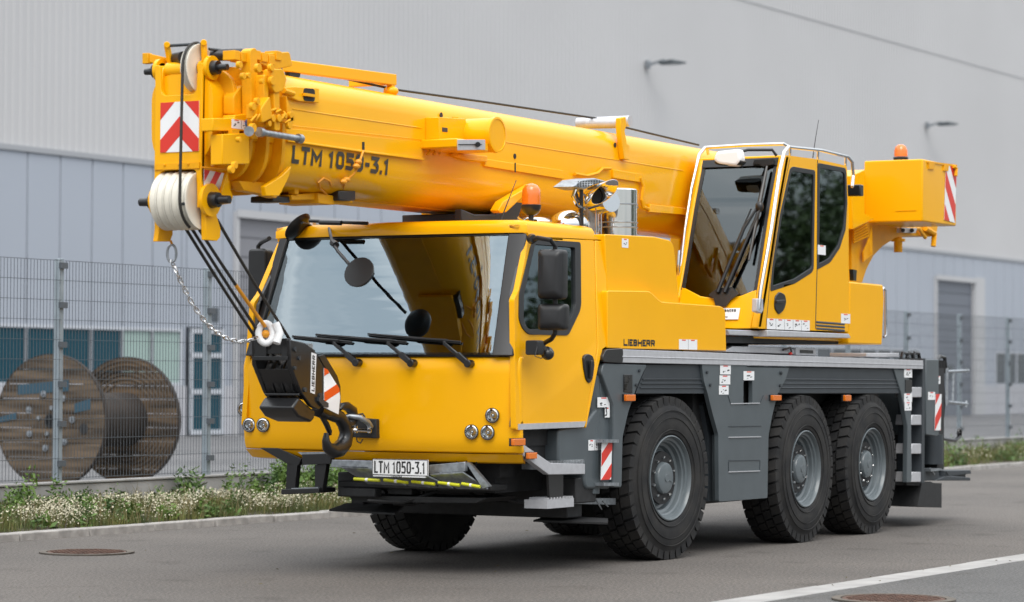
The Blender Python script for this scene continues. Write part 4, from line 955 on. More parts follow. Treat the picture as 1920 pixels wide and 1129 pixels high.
# hand rails
mb = MB()
mb.tube([PY(1422, 580, CY1-.06), PY(1426, 545, CY1-.07), PY(1446, 430, CY1-.06), PY(1462, 320, CY1-.05), PY(1470, 286, CY1-.02), PY(1478, 276, CY1)], .018, 10)
hr = mb.build('hand_rail', CHR, oc)
mb = MB(); mb.plate(S([(1416, 560), (1427, 560), (1428, 582), (1424, 588), (1415, 584)], CY1-.05), CY1-.07, CY1-.02); mb.build('rail_bracket', ALU, hr, bevel=.006)
mb = MB(); yl = CY0+.02
mb.tube([PY(1276, 500, yl), PY(1284, 430, yl), PY(1297, 350, yl), PY(1311, 290, yl), PY(1322, 277, yl)], .016, 10); mb.build('hand_rail', CHR, oc)
mb = MB(); mb.tube([PY(1274, 470, yl), PY(1272, 500, yl), PY(1275, 548, yl)], .014, 8); mb.build('hand_rail', CHR, oc)
zr = .075
mb = MB(); A = [PY(1480, 276, CY1+.04), PY(1540, 282, CY1+.04), PY(1590, 294, CY1+.04), PY(1598, 304, CY1+.04), PY(1600, 330, CY1+.04), PY(1598, 350, CY1+.0)]
mb.tube(A, .016, 10)
for px, p0, p1 in ((1482, 275, 292), (1534, 282, 300), (1586, 293, 312)): mb.tube([PY(px, p0, CY1+.04), PY(px-1, p1, CY1+.05)], .012, 8)
mb.tube([PY(1322, 277, yl), PY(1400, 272, -.8), PY(1470, 270, CY1+.06), PY(1480, 276, CY1+.04)], .016, 10); mb.tube([PY(1326, 277, yl), PY(1328, 290, yl)], .014, 8); mb.build('roof_rail', CHR, oc)
mb = MB(); mb.tube([PY(1524, 296, -.9), PY(1529, 260, -.9), PY(1535, 225, -.9)], [.006, .004, .003], 6); mb.build('antenna', BLG, oc)
h = S([(1452, 556), (1460, 547), (1470, 552), (1473, 566), (1468, 582), (1459, 590), (1451, 578)], CY1)
mb = MB(); mb.plate(rnd(h, .03, 4), CY1-.012, CY1+.01); o = mb.build('door_handle', BLG, oc, bevel=.006)
mb = MB(); mb.beam(PY(1455, 566, CY1-.02), PY(1470, 565, CY1-.02), .03, .02, (0, 1, 0)); mb.build('grip', BLK, o, bevel=.006)
mb = MB(); a = PY(1456, 592, -1.16)
q = [UFp(1358, 578, .01), UFp(1388, 577, .01), UFp(1388, 599, .01), UFp(1358, 598, .01)]
yA, yB = q[0].y, q[1].y; zA, zB = q[2].z, q[0].z
mb.plate([(yB, zA), (yA+.06, zA), (yA+.06, zB), (yB, zB)], 0, .008, lambda a, b, d: (UF(b)-.008-d, a, b)); o = mb.build('name_plate', WHT, oc, bevel=.002)
mb = MB(); Hs = .026; strokes(mb, 'LIEBHERR', Hs, 1.35, .0065, lambda a, b, d: (UF(zB)-.03-d, yA+.045-a, zB-.036+b)); mb.build('maker_lettering', TXT, o); mb = MB(); mb.plate([(yA, zA+.02), (yA-.05, zA+.02), (yA-.05, zA+.027), (yA, zA+.027)], 0, .002, lambda a, b, d: (UF(b)-.017-d, a, b)); mb.build('printed_mark', TXT, o)
ssticker(oc, CY1-.001, 1438, 597, 1518, 617, cols=5, seed=60); ssticker(oc, CY1-.001, 1577, 588, 1594, 606, seed=61); ssticker(oc, CY1-.003, 1533, 459, 1548, 477, seed=62, top=RDO, sym=False)
# ballast and rear housing
mb = MB(); q = S([(1594, 528), (1656, 534), (1658, 560), (1654, 647), (1592, 645)], -1.26); mb.plate(rnd(q, .02, 3), -1.26, 1.2); bl = mb.build('ballast_block', YEL, crane, bevel=.02)
mb = MB(); mb.tube([PY(1656, 540, -1.2), PY(1660, 545, -1.2), PY(1661, 628, -1.2), PY(1657, 632, -1.2)], .014, 8); mb.build('hand_rail', CHR, bl)
mb = MB(); mb.plate(S([(1596, 505), (1603, 507), (1602, 527), (1597, 526)], -1.2), -1.22, -1.18); mb.build('catch', BLG, bl)
q0 = on(1730, 415, 'y', -1.27); zc0 = q0.z; zc1 = on(1730, 298, 'y', -1.27).z; xc = q0.x; ye = -1.27; yi = on(1620, 410, 'x', xc).y; xe = on(1793, 350, 'y', -1.27).x
mb = MB(); mb.box(xc, xe, ye, yi, zc0, zc1); wb_ = mb.build('winch_housing', YEL, crane, bevel=.015, seg=3)
mb = MB(); mb.box(xc-.004, xc-.001, -1.18, -.95, zc0+.08, zc0+.12) if False else mb.plate([(-1.2, zc0+.11), (-.98, zc0+.11), (-.98, zc0+.116), (-1.2, zc0+.116)], xc-.006, xc-.001, ax='x')
mb.plate(S([(1740, 303), (1751, 305), (1750, 318), (1740, 317)], -1.272), -1.285, -1.27); mb.plate(S([(1769, 309), (1777, 310), (1776, 321), (1768, 320)], -1.272), -1.285, -1.27); mb.tube([PY(1788, 312, -1.29), PY(1793, 316, -1.3), PY(1792, 330, -1.3)], .02, 8)
mb.plate(S([(1738, 302), (1794, 309), (1794, 313), (1738, 305)], -1.275), -1.28, -1.27); mb.build('hinge', YEL2, wb_)
stripes(wb_, -1.273, [(1773, 309), (1793, 313), (1790, 418), (1770, 412)], 3, slope=-1.2, phase=0)
c = Vector((xc+.35, -.9, zc1)); mb = MB(); mb.lathe([(.075, 0), (.078, .05), (.07, .06)], c, (0, 0, 1), 24); o = mb.build('beacon', BLG, wb_)
mb = MB(); mb.lathe([(.07, .05), (.07, .12), (.055, .165), (.03, .185), (0, .19)], c, (0, 0, 1), 24, cap=False); mb.build('beacon_lens', ORL, o)
# support arm of the winch, curved plate below it
def arm_pl(pts, y0, y1, nm, par, m_=YEL): 
    mb = MB(); mb.plate(S(pts, y0), y0, y1); return mb.build(nm, m_, par, bevel=.008)
am = arm_pl([(1597, 330), (1622, 325), (1625, 415), (1760, 418), (1756, 440), (1745, 444), (1705, 442), (1680, 446), (1655, 462), (1638, 480), (1625, 505), (1617, 530), (1597, 530)], -.62, -.1, 'winch_arm', crane, YEL2)
arm_pl([(1595, 330), (1622, 318), (1622, 400), (1640, 410), (1600, 430)], -.8, -.3, 'winch_frame', am)
mb = MB(); mb.lathe([(0, 0), (.26, 0), (.26, .05), (.2, .06), (.2, .5), (.26, .52), (.26, .56)], (5.2, -.55, 2.95), (0, 1, 0), 32); mb.build('hoist_winch', YEL2, am)
mb = MB(); mb.cyl(PY(1684, 445, -.6), PY(1684, 473, -.6), .045); mb.cyl(PY(1684, 448, -.6), PY(1684, 453, -.6), .075); mb.tube([PY(1735, 428, -.65), PY(1752, 438, -.65), PY(1750, 462, -.65)], .03, 8); mb.tube([PY(1700, 430, -.65), PY(1722, 428, -.65), PY(1735, 446, -.65)], .02, 8); mb.build('mounting_lug', YEL2, am)
mb = MB()
for k in range(7):
    o_ = k*5; mb.tube([PY(1600, 425+o_, -.66), PY(1622+k, 412+o_, -.68), PY(1634, 425+o_, -.68), PY(1628+k, 452+o_*.8, -.68), PY(1618, 475+o_*.5, -.66)], .012, 6)
mb.build('hydraulic_hose', YEL2, am)
mb = MB(); mb.plate(S([(1689, 427), (1718, 428), (1715, 437), (1688, 436)], -.66), -.67, -.62); o = mb.build('valve_block', ALU, am)
mb = MB()
for px in (1693, 1710): mb.cyl(PY(px, 432, -.67), PY(px, 432, -.7), .022)
mb.build('knob', BLG, o)
mb = MB(); q = on(1608, 358, 'y', -1.2); mb.plate([(q.y-.04, q.z-.05), (q.y+.1, q.z-.05), (q.y+.1, q.z+.06), (q.y-.04, q.z+.06)], q.x-.03, q.x+.06, ax='x'); mb.build('work_lamp', BLG, oc, bevel=.01)

# ---------------------------------------------------------------- exhaust, beacon, bottle on the cab's rear deck
c0 = PY(1156, 446, -.85); c1 = PY(1158, 355, -.85); rE = .165
c0 = Vector((c1.x, c1.y, 2.55)); c1 = Vector(c1)
mb = MB(); mb.lathe([(rE, 0), (rE, c1.z-c0.z-.01), (rE-.01, c1.z-c0.z)], c0, (0, 0, 1), 40); ex = mb.build('exhaust_silencer', CHR, crane)
mb = MB()
for z in (c0.z+.2, c0.z+.24, c1.z-.13): mb.lathe([(rE, -.006), (rE+.006, -.004), (rE+.006, .004), (rE, .006)], (c0.x, c0.y, z), (0, 0, 1), 40, cap=False)
mb.tube([PY(1190, 388, -.95), PY(1196, 389, -.98)], .01, 6); mb.build('clamp_band', GAL, ex)
# horizontal pipe and slash cut tail pipe
mb = MB(); a = PY(1146, 378, -1.04); b = PY(1100, 388, -.72); mb.tube([a, b], .085, 24); mb.build('elbow_pipe', CHR, ex)
mb = MB(); n = 28; d0 = PY(1088, 376, -.8); d1 = PY(1134, 360, -1.12); ax_ = (d1-d0).normalized(); pa = ax_.orthogonal().normalized(); pb = ax_.cross(pa); L_ = (d1-d0).length
vs_ = []; vcam = (CP-d1).normalized()
for k_, (r_, off) in enumerate(((.062, 0), (.075, .0), (.075, 1))):
    for j in range(n):
        t = 2*pi*j/n; o_ = pa*cos(t)+pb*sin(t); base = d0 if k_ == 0 else (d0.lerp(d1, .15) if k_ == 1 else d1)
        sl = (ax_*(.13*o_.z-.05*o_.dot(Vector((-1, 0, 0)))) if k_ == 2 else Vector((0, 0, 0))); vs_.append(base+o_*r_+sl)
fs = [(i*n+j, i*n+(j+1) % n, (i+1)*n+(j+1) % n, (i+1)*n+j) for i in range(2) for j in range(n)]
mb.add(vs_, fs); tp_ = mb.build('tail_pipe', CHR, ex, solid=.004)
mb = MB(); mb.tube([d0.lerp(d1, .02), d0.lerp(d1, .6)], .066, 24); mb.build('inner_dark_tube', UND, tp_)  # dark tube added so the pipe opening looks dark inside
mb = MB(); A = PY(1070, 352, -.95); B = PY(1132, 338, -.95)
mb.plate(S([(1070, 350), (1088, 337), (1112, 334), (1134, 340), (1110, 347), (1092, 356)], -1.02), -1.04, -.85); hsd = mb.build('heat_shield', GAL, ex, bevel=.01)
mb = MB()
for i in range(9):
    for j in range(3):
        p = PY(1084+i*5, 341+j*4-i*.2, -1.042); mb.cyl(p, p+Vector((0, -.003, 0)), .0065, n=6)
mb.build('perforation', UND, hsd)
mb = MB(); mb.tube([PY(1078, 356, -1.0), PY(1083, 372, -1.0), PY(1090, 378, -1.0)], .012, 8); mb.tube([PY(1090, 356, -1.0), PY(1091, 430, -1.0)], .016, 8); mb.build('shield_stay', BLG, ex)
mb = MB(); mb.tube([PY(1079, 354, -1.0), PY(1074, 368, -1.0), PY(1082, 385, -1.0), PY(1096, 392, -1.0)], .014, 8); mb.tube([PY(1084, 358, -.95), PY(1096, 366, -.95), PY(1097, 380, -.95)], .012, 8)
for px in (1117, 1122, 1127): mb.tube([PY(px, 388, -.9), PY(px, 440, -.9)], .006, 6)
mb.build('exhaust_sensor_line', CHR, ex)
# rounded chrome intake bowl
c = PY(1068, 424, -.85); mb = MB(); mb.ell(tuple(c), (.19, .16, .13), 28, 16); mb.build('air_intake_bowl', CHR, ex)
mb = MB(); mb.tube([PY(1090, 400, -.8), PY(1091, 436, -.8)], .03, 12); mb.cyl(PY(1108, 390, -.8), PY(1108, 436, -.8), .06); mb.build('intake_pipe', GAL, ex)
# beacon on the cab roof
c = PY(996, 421, -.95); mb = MB(); mb.tube([c, PY(996, 392, -.95)], [.02, .02], 10); mb.lathe([(.03, -.05), (.06, -.03), (.075, -.0), (.078, .03), (.07, .035)], PY(996, 392, -.95), (0, 0, 1), 28); bc = mb.build('beacon', BLG, crane)
mb = MB(); b0 = PY(996, 385, -.95); mb.lathe([(.072, 0), (.074, .07), (.07, .12), (.05, .155), (.02, .168), (0, .17)], b0, (0, 0, 1), 28, cap=False); mb.build('beacon_lens', ORL, bc)
mb = MB(); mb.tube([PY(972, 408, -.9), PY(980, 413, -.9), PY(988, 409, -.9), PY(996, 415, -.92)], .01, 6); mb.ell(tuple(PY(1006, 416, -.9)), (.13, .12, .04)); mb.build('beacon_bracket', CHR, bc)
mb = MB(); mb.tube([PY(938, 415, -.6), PY(968, 338, -.6)], [.006, .003], 6); mb.build('antenna', BLG, crane)
# dark boom rest behind the cab
mb = MB(); mb.plate(S([(866, 392), (890, 402), (930, 402), (968, 372), (984, 374), (970, 415), (866, 418)], -.25), -.25, -.18); mb.plate(S([(866, 392), (890, 402), (930, 402), (968, 372), (984, 374), (970, 415), (866, 418)], .45), .38, .45)
mb.plate(S([(866, 400), (890, 406), (940, 406), (965, 400), (965, 418), (866, 420)], -.18), -.18, .38)
brs = mb.build('boom_rest', GRD, crane, bevel=.01)
mb = MB(); mb.plate(S([(924, 395), (934, 378), (990, 345), (988, 350), (968, 372), (940, 398), (930, 400)], -.33), -.38, -.3); mb.build('rest_guide', YEL, brs, bevel=.006)
mb = MB(); mb.box(-1.15, 1.2, -.5, .6, 1.7, 2.45); mb.build('engine_block', UND, crane)

# ---------------------------------------------------------------- telescopic boom
BY, BH = .1, .4
def prof(w, zt, zb, n=14, rt=.17, zm=None, k=3.0):
    """closed (y,z) section: rounded top corners, straight flanks, deep round belly"""
    zm = zm if zm is not None else zb+(zt-zb)*.42
    P = []
    for i in range(7):
        t = pi/2*i/6; P.append((w-rt+rt*cos(t), zt-rt+rt*sin(t)))
    for i in range(7):
        t = pi/2+pi/2*i/6; P.append((-w+rt+rt*cos(t), zt-rt+rt*sin(t)))
    for i in range(n+1):
        t = pi+pi*i/n; c_, s_ = cos(t), sin(t)
        P.append((w*abs(c_)**(2/k)*(1 if c_ > 0 else -1), zm+(zm-zb)*(-abs(s_)**(2/k))))
    return P
def loft(mb, secs, caps=True):
    n = len(secs[0][1]); vs_ = [(x, BY+a, b) for x, P in secs for a, b in P]; fs = []
    for i in range(len(secs)-1):
        for j in range(n): fs.append((i*n+j, i*n+(j+1) % n, (i+1)*n+(j+1) % n, (i+1)*n+j))
    if caps: fs += [tuple(range(n)), tuple(range((len(secs)-1)*n, len(secs)*n))]
    return mb.add(vs_, fs)
ZT, ZB = 3.67, 2.83
mb = MB(); PB = prof(.4, ZT, ZB, 20)
loft(mb, [(-4.34, PB), (0, PB), (3.0, PB), (5.6, PB)]); boom = mb.build('boom', YEL, crane, ang=30)
bprof = PB
def belly_y(z):      # near flank y of the base section at height z
    P = [p for p in bprof if p[0] <= 0]; P.sort(key=lambda p: p[1])
    if z >= ZT-.17: z = ZT-.17
    for a, b in zip(P, P[1:]):
        if a[1] <= z <= b[1] and b[1] > a[1]: return BY+a[0]+(b[0]-a[0])*(z-a[1])/(b[1]-a[1])
    return BY-.4
BF = BY-.4   # near flank plane
# lettering laid on the curved belly
tx0 = on(548, 312, 'y', BF); tx1 = on(730, 327, 'y', BF)
Ht = .128; SWt = .031
zt0 = on(548, 305, 'y', BF-.0).z
Lw = tx1.x-tx0.x
def onbelly(a, b, d):
    z = tz0+b; x = tx0.x+a; y = belly_y(z); y2 = belly_y(z-.01)
    return (x, y-.006-d, z)
tz0 = on(548, 306, 'y', BF).z
tw = textwidth('LTM 1050-', Ht, 1, SWt); tw2 = textwidth('3.1', Ht, 1, SWt)
frac = (Lw)/(textwidth('LTM 1050-3.1', Ht, 1, SWt)); 
def fitwid(text, H, sw, L, gap):
    base = textwidth(text, H, 1, sw, gap=gap); fixed = sum(sw for c in text if c in '.I')+gap*(len(text)-1); return (L-fixed)/(base-fixed)
mb = MB(); kf = fitwid('LTM 1050-3.1', Ht, SWt, Lw, .024); strokes(mb, 'LTM 1050-3.1', Ht, kf, SWt, onbelly, gap=.024); mb.build('lettering', TXG, boom)
# flank details
def fl(pts, th=.02, nm='cover_plate', m_=YEL, bev=.004, y=BF, loops=None):
    mb = MB(); mb.plate(S(pts, y), y-th, y); return mb.build(nm, m_, boom, bevel=bev)
fl([(534, 262), (680, 283), (790, 297), (790, 300), (789, 301), (680, 287), (534, 266)], .03, 'edge_strip')
fl([(534, 240), (790, 266), (790, 284), (790, 300), (534, 265)], .012, 'cover_plate')
fl([(905, 298), (1054, 320), (1054, 335), (1052, 336), (905, 312)], .022); fl([(1146, 318), (1202, 327), (1200, 343), (1146, 334)], .022)
fl([(1215, 383), (1305, 393), (1305, 405), (1214, 398)], .022)
mb = MB()
mb.tube([PY(530, 202, BF), PY(790, 240, BF)], .005, 6); mb.tube([PY(945, 266, BF), PY(1280, 320, BF)], .005, 6); mb.tube([PY(530, 234, BF-.013), PY(795, 262, BF-.013)], .003, 6)
mb.build('weld_seam', YEL, boom)
fl([(798, 221), (849, 224), (849, 266), (822, 264), (798, 262)], .12, 'control_box'); 
mb = MB(); mb.plate(S([(829, 239), (839, 240), (839, 248), (829, 247)], BF-.121), BF-.123, BF-.12); mb.build('type_plate', GRD, boom)
mb = MB()
for k in range(3): mb.tube([PY(812+k*8, 264, BF-.05), PY(810+k*6, 276, BF-.04), PY(806+k*10, 285, BF-.03), PY(800+k*12, 290, BF-.02)], .01, 6)
mb.tube([PY(853, 220, BF-.03), PY(853, 293, BF-.03)], .03, 4); mb.build('boom_cable', YEL2, boom)
# length sensor drum: axis runs across, face visible at its right end
c = PY(915, 255, BF-.12); mb = MB(); ca = PY(858, 252, BF-.15)
mb.cyl((ca.x, BF-.14, c.z+.0), (c.x, BF-.14, c.z), .0001) if False else None
dc = PY(931, 253, BF-.34); rD = .136
mb.lathe([(rD, .34), (rD, .0), (rD-.012, -.008), (0, -.008)], (dc.x, BF-.34, dc.z), (0, 1, 0), 40, cap=False)
bx_ = S([(857, 259), (916, 285)], BF-.33); mb.box(bx_[0][0], bx_[1][0], BF-.33, BF, bx_[1][1], bx_[0][1])
dm = mb.build('cable_drum', YEL, boom, ang=30, bevel=.01)
mb = MB(); mb.lathe([(rD-.014, -.008), (rD-.012, -.014), (rD+.004, -.012), (rD+.006, .02), (rD, .02)], (dc.x, BF-.34, dc.z), (0, 1, 0), 40, cap=False); mb.build('drum_rim', YEL, dm)
q = S([(857, 262), (908, 262), (908, 281), (857, 282)], BF-.331)
mb = MB(); mb.plate(q, BF-.34, BF-.331); o = mb.build('drum_label_plate', ALU, dm, bevel=.002)
mb = MB(); mb.beam(PY(860, 271, BF-.343), PY(903, 271, BF-.343), .006, .008, (0, 1, 0)); mb.cyl(PY(896, 271, BF-.34), PY(896, 271, BF-.36), .02, n=14); mb.build('pointer', BLG, o)
mb = MB(); 
for k in range(5): mb.tube([PY(845+k*3, 290+k, BF-.02), PY(880, 291+k*2, BF-.04), PY(912, 294+k*2, BF-.03)], .009, 6)
mb.build('boom_cable', YEL2, boom)
mb = MB()
for px, py in ((827, 216), (965, 293), (1153, 272)): p = PY(px, py, BF-.001); mb.cyl(p, p+Vector((0, -.004, 0)), .022, n=16)
p = PY(681, 275, BF-.014); mb.plate(S([(679, 266), (683, 266), (683, 283), (679, 282)], BF-.013), BF-.016, BF-.0125); mb.plate(S([(965, 305), (967, 305), (967, 323), (965, 323)], BF-.024), BF-.026, BF-.0235); mb.build('inspection_hole', UND, boom)
# socket near the head
fl([(524, 165), (545, 163), (592, 166), (592, 193), (555, 190), (530, 180)], .03, 'access_bracket')
mb = MB(); mb.plate(rnd(S([(569, 165), (590, 167), (590, 191), (569, 189)], BF-.031), .03), BF-.034, BF-.03); mb.build('access_hole', UND, boom)
mb = MB(); mb.beam(PY(570, 177, BF-.045), PY(590, 180, BF-.045), .02, .02, (0, 1, 0)); mb.tube([PY(532, 170, BF-.04), PY(550, 176, BF-.04)], .02, 8); mb.build('locking_bar', YEL2, boom)
# clamp ring bracket on top of the boom
mb = MB(); mb.plate(S([(1156, 222), (1166, 219), (1167, 236), (1164, 246), (1168, 270), (1173, 272), (1173, 300), (1163, 299), (1158, 262), (1156, 240)], BF-.01), BF-.05, BF); ck = mb.build('rope_guide_bracket', YEL, boom, bevel=.006)
a = PY(1098, 234, BY-.1); b = PY(1160, 230, BY-.3); mb = MB(); mb.cyl((1.42, BY-.28, 3.80), (1.42, BY+.25, 3.80), .05); mb.cyl(PY(1102, 232, -.0), PY(1160, 231, -.3), .045); mb.build('rope_roller', ALU, ck)
# front guide beam above the boom
ya = BY-.2; tp0 = PY(520, 122, ya); tp1 = PY(738, 150, ya)
mb = MB(); mb.beam(tp0, tp1, .06, .085); mb.beam(tp1+Vector((-.02, 0, .0)), tp1+Vector((-.02, .38, 0)), .06, .08); mb.beam(PY(600, 135, ya+.02), PY(728, 153, ya+.35), .04, .03); mb.beam(PY(733, 155, ya), PY(733, 172, ya), .05, .05)
mb.ell(tuple(PY(733, 171, ya)), (.06, .06, .04)); gb_ = mb.build('swing_bracket', YEL, boom, bevel=.006)
mb = MB(); mb.plate(S([(538, 133), (545, 128), (560, 132), (558, 145), (540, 150)], ya), ya-.02, ya+.02); mb.tube([PY(528, 125, ya-.06), PY(530, 150, ya-.1), PY(522, 175, ya-.12), PY(528, 192, ya-.14)], .006, 6); mb.build('bracket_cable', BLK, gb_)
# belly fittings: plug box with cable, underside rail
mb = MB(); mb.plate(S([(614, 358), (646, 358), (646, 377), (614, 377)], -.1), -.2, -.02); mb.plate(S([(491, 368), (525, 369), (523, 381), (490, 380)], .0), -.1, .1); pb_ = mb.build('plug_box', BLG, boom, bevel=.01)
mb = MB(); mb.tube([PY(612, 366, -.1), PY(600, 366, -.1)], .02, 8); mb.tube([PY(526, 372, .0), PY(532, 374, .0)], .03, 8); mb.build('plug', BLK, pb_)
mb = MB(); mb.plate(S([(532, 366), (575, 362), (600, 362), (600, 380), (578, 380), (575, 375), (532, 376)], -.05), -.12, .2); mb.plate(S([(575, 362), (640, 375), (640, 382), (600, 385), (576, 382)], -.05), -.15, .2); mb.plate(S([(604, 352), (1010, 405), (1010, 414), (640, 376), (604, 366)], -.02), -.05, .3)
mb.plate(S([(543, 346), (552, 346), (552, 366), (545, 364)], -.1), -.14, -.08); mb.build('underside_rail', YEL2, boom, bevel=.006)
mb = MB(); cabl = [PY(681, 283, BF-.03), PY(676, 298, BF-.06), PY(672, 312, BF-.05), PY(664, 326, BF-.03), PY(652, 336, BF+.01), PY(646, 342, BF+.03), PY(643, 356, -.18)]
mb.tube(cabl, .009, 8); mb.tube([PY(624, 358, -.15), PY(618, 340, -.26), PY(606, 334, -.28), PY(598, 342, -.26), PY(600, 354, -.2), PY(612, 364, -.15)], .008, 8)
for p in ((672, 304), (668, 312), (650, 337), (644, 341)): mb.ell(tuple(PY(p[0], p[1], BF-.05 if p[1] < 330 else BF)), (.035, .025, .022), 8, 6)
mb.build('boom_cable', ROY, boom)
# lines over the right flank
mb = MB(); mb.tube([PY(1078, 326, BF-.02), PY(1100, 330, BF-.03), PY(1120, 325, BF-.02), PY(1130, 316, BF-.02), PY(1145, 316, BF-.02)], .014, 8); mb.tube([PY(1200, 333, BF-.02), PY(1206, 350, BF-.03), PY(1203, 375, BF-.03), PY(1206, 388, BF-.03), PY(1215, 392, BF-.02)], .018, 8); mb.tube([PY(1066, 338, BF-.02), PY(1074, 350, BF-.02), PY(1100, 336, BF-.02)], .01, 8)
mb.build('boom_cable', YEL2, boom)
# luffing cylinder below and far side box seen under the boom
mb = MB(); mb.cyl((-.2, .1, 2.66), (2.2, .1, 2.35), .13, n=28); mb.cyl((-.9, .1, 2.75), (-.2, .1, 2.66), .09); lc = mb.build('luffing_cylinder', YEL, crane)
mb = MB(); mb.plate(S([(798, 390), (835, 388), (850, 396), (866, 400), (866, 410), (800, 412)], .5), .3, .55); mb.build('cylinder_head', YEL2, lc, bevel=.008)
mb = MB(); mb.box(1.0, 4.0, .55, .7, 2.45, 2.6); mb.build('far_side_rail', ALU, crane)
# telescopic inner sections and their collars
mb = MB(); loft(mb, [(-5.0, prof(.26, 3.6, 2.98)), (-4.0, prof(.26, 3.6, 2.98))]); mb.build('inner_section', YEL, boom, ang=30)
for i, (x, g) in enumerate(((-4.36, .04), (-4.53, .03), (-4.69, .02), (-4.84, .0))):
    mb = MB(); w_ = (.425, .405, .375, .34)[i]; P0 = prof(w_, ZT+g-.01*i, ZB-g+.02*i, 20); P1 = prof(w_-.06, ZT-.06, ZB+.05+.02*i, 20)
    loft(mb, [(x-.02, P0), (x+.02, P0)]); loft(mb, [(x+.02, P1), (x+.17, P1)])
    for s_ in range(7):
        t = pi+pi*(.08+.13*s_); yy = (w_-.045)*cos(t); zz = 3.27+.37*sin(t); mb.beam((x+.02, BY+yy, zz), (x+.14, BY+yy, zz), .05, .03, (0, cos(t), sin(t)))
    mb.build('section_collar', YEL2, boom, bevel=.004, ang=30)
# guide lugs, pins and plates on the collars' near flank
for pts, y_, th in (([(500, 130), (520, 130), (527, 150), (519, 172), (505, 176), (497, 160)], -.4, .05), ([(470, 102), (530, 98), (536, 125), (500, 132), (474, 120)], -.25, .06), ([(484, 140), (493, 142), (492, 240), (484, 240)], -.37, .05), ([(503, 170), (513, 172), (515, 246), (504, 246)], -.39, .05),
                    ([(458, 95), (467, 90), (471, 96), (474, 260), (462, 262)], -.3, .05), ([(425, 180), (441, 160), (470, 162), (470, 216), (425, 216)], -.2, .06), ([(478, 205), (495, 180), (500, 222), (480, 232)], -.42, .05), ([(528, 178), (534, 200), (545, 215), (546, 225), (530, 232)], -.38, .04)):
    mb = MB(); mb.plate(rnd(S(pts, y_), .02, 2), y_-th, y_+.03); mb.build('guide_lug', YEL2, boom, bevel=.006)
mb = MB(); rr = random.Random(9)
for px, py in ((445, 122), (452, 143), (461, 142), (480, 128), (487, 153), (504, 127), (506, 152), (494, 205), (507, 222), (518, 222), (530, 218), (540, 216), (538, 235), (478, 190), (470, 200), (486, 222), (500, 232), (444, 262), (436, 310), (470, 240), (430, 318)):
    p = PY(px, py, -.43); r_ = rr.uniform(.018, .034); mb.cyl(p, p+Vector((0, -.03, 0)), r_, n=10)
for k in range(8):
    a = PY(470+k*9, 214+rr.uniform(-8, 20), -.44); b = PY(478+k*9, 212+rr.uniform(-8, 22), -.42); mb.tube([a, (a+b)/2+Vector((0, -.03, .02)), b], .01, 6)
mb.plate(S([(466, 196), (490, 198), (490, 224), (466, 222)], -.4), -.44, -.38); mb.plate(S([(486, 212), (546, 218), (546, 232), (486, 226)], -.4), -.42, -.38)
for k in range(7): a = PY(440+k*13, 107+rr.uniform(-4, 6), -.32); mb.box(a.x, a.x+.07, a.y, a.y+.1, a.z-.03, a.z+.035)
mb.build('hydraulic_fitting', YEL2, boom, bevel=.003)
mb = MB(); mb.plate(S([(429, 216), (452, 214), (468, 214), (468, 246), (388, 246), (388, 222), (429, 222)], -.25), -.3, -.2); mb.plate(S([(408, 252), (459, 250), (459, 308), (408, 309)], -.3), -.34, -.24); tb = mb.build('terminal_box', YEL, boom, bevel=.006)
mb = MB(); mb.plate(S([(428, 244), (442, 244), (442, 250), (436, 256), (428, 252)], -.3), -.33, -.3); mb.build('bracket_ear', YEL2, tb)
ssticker(boom, -.301, 434, 223, 470, 240, cols=2, seed=80, name='safety_sticker')
mb = MB(); c = PY(464, 231, -.305); mb.cyl(c, c+Vector((0, -.004, 0)), .028, n=20); mb.build('safety_symbol', BLU, boom)
mb = MB(); a = PY(488, 248, -.45); b = PY(560, 260, -.45); mb.tube([a, b], .022, 14); mb.tube([a-Vector((.02, 0, 0)), a+Vector((.02, 0, 0))], .034, 12); mb.tube([b-Vector((.01, 0, 0)), b+Vector((.03, 0, 0))], .034, 12); mb.cyl(PY(467, 246, -.42), PY(467, 246, -.46), .035, n=18); mb.build('locking_pin', GAL, boom)
fl([(430, 340), (515, 345), (512, 360), (500, 372), (480, 366), (440, 358)], .08, 'collar_foot', YEL2, y=-.1)
mb = MB(); mb.plate(S([(488, 350), (520, 330), (538, 312), (534, 330), (527, 345), (515, 368), (490, 368)], -.3), -.34, -.3); mb.build('pin_plate', YEL, boom, bevel=.006)

# ---------------------------------------------------------------- boom head
HN, HF = -.1, .3
NX = lambda px, py: (on(px, py, 'y', HN).x, on(px, py, 'y', HN).z)
ck_ = [(383, 118), (418, 118), (432, 150), (430, 240), (436, 330), (430, 380), (405, 385), (398, 395), (384, 388), (378, 330), (379, 250), (381, 150)]
cq = S(ck_, HN); xs0 = [p[0] for p in cq]
hd_ = None
for (ya_, yb_) in ((HN, HN+.05), (HF-.05, HF)):
    mb = MB(); mb.plate(rnd(cq, [.05, .05, .02, 0, 0, .05, .03, .05, .03, 0, 0, 0], 3), ya_, yb_)
    o = mb.build('boom_head' if hd_ is None else 'head_cheek', YEL, crane if hd_ is None else hd_, bevel=.006)
    hd_ = hd_ or o
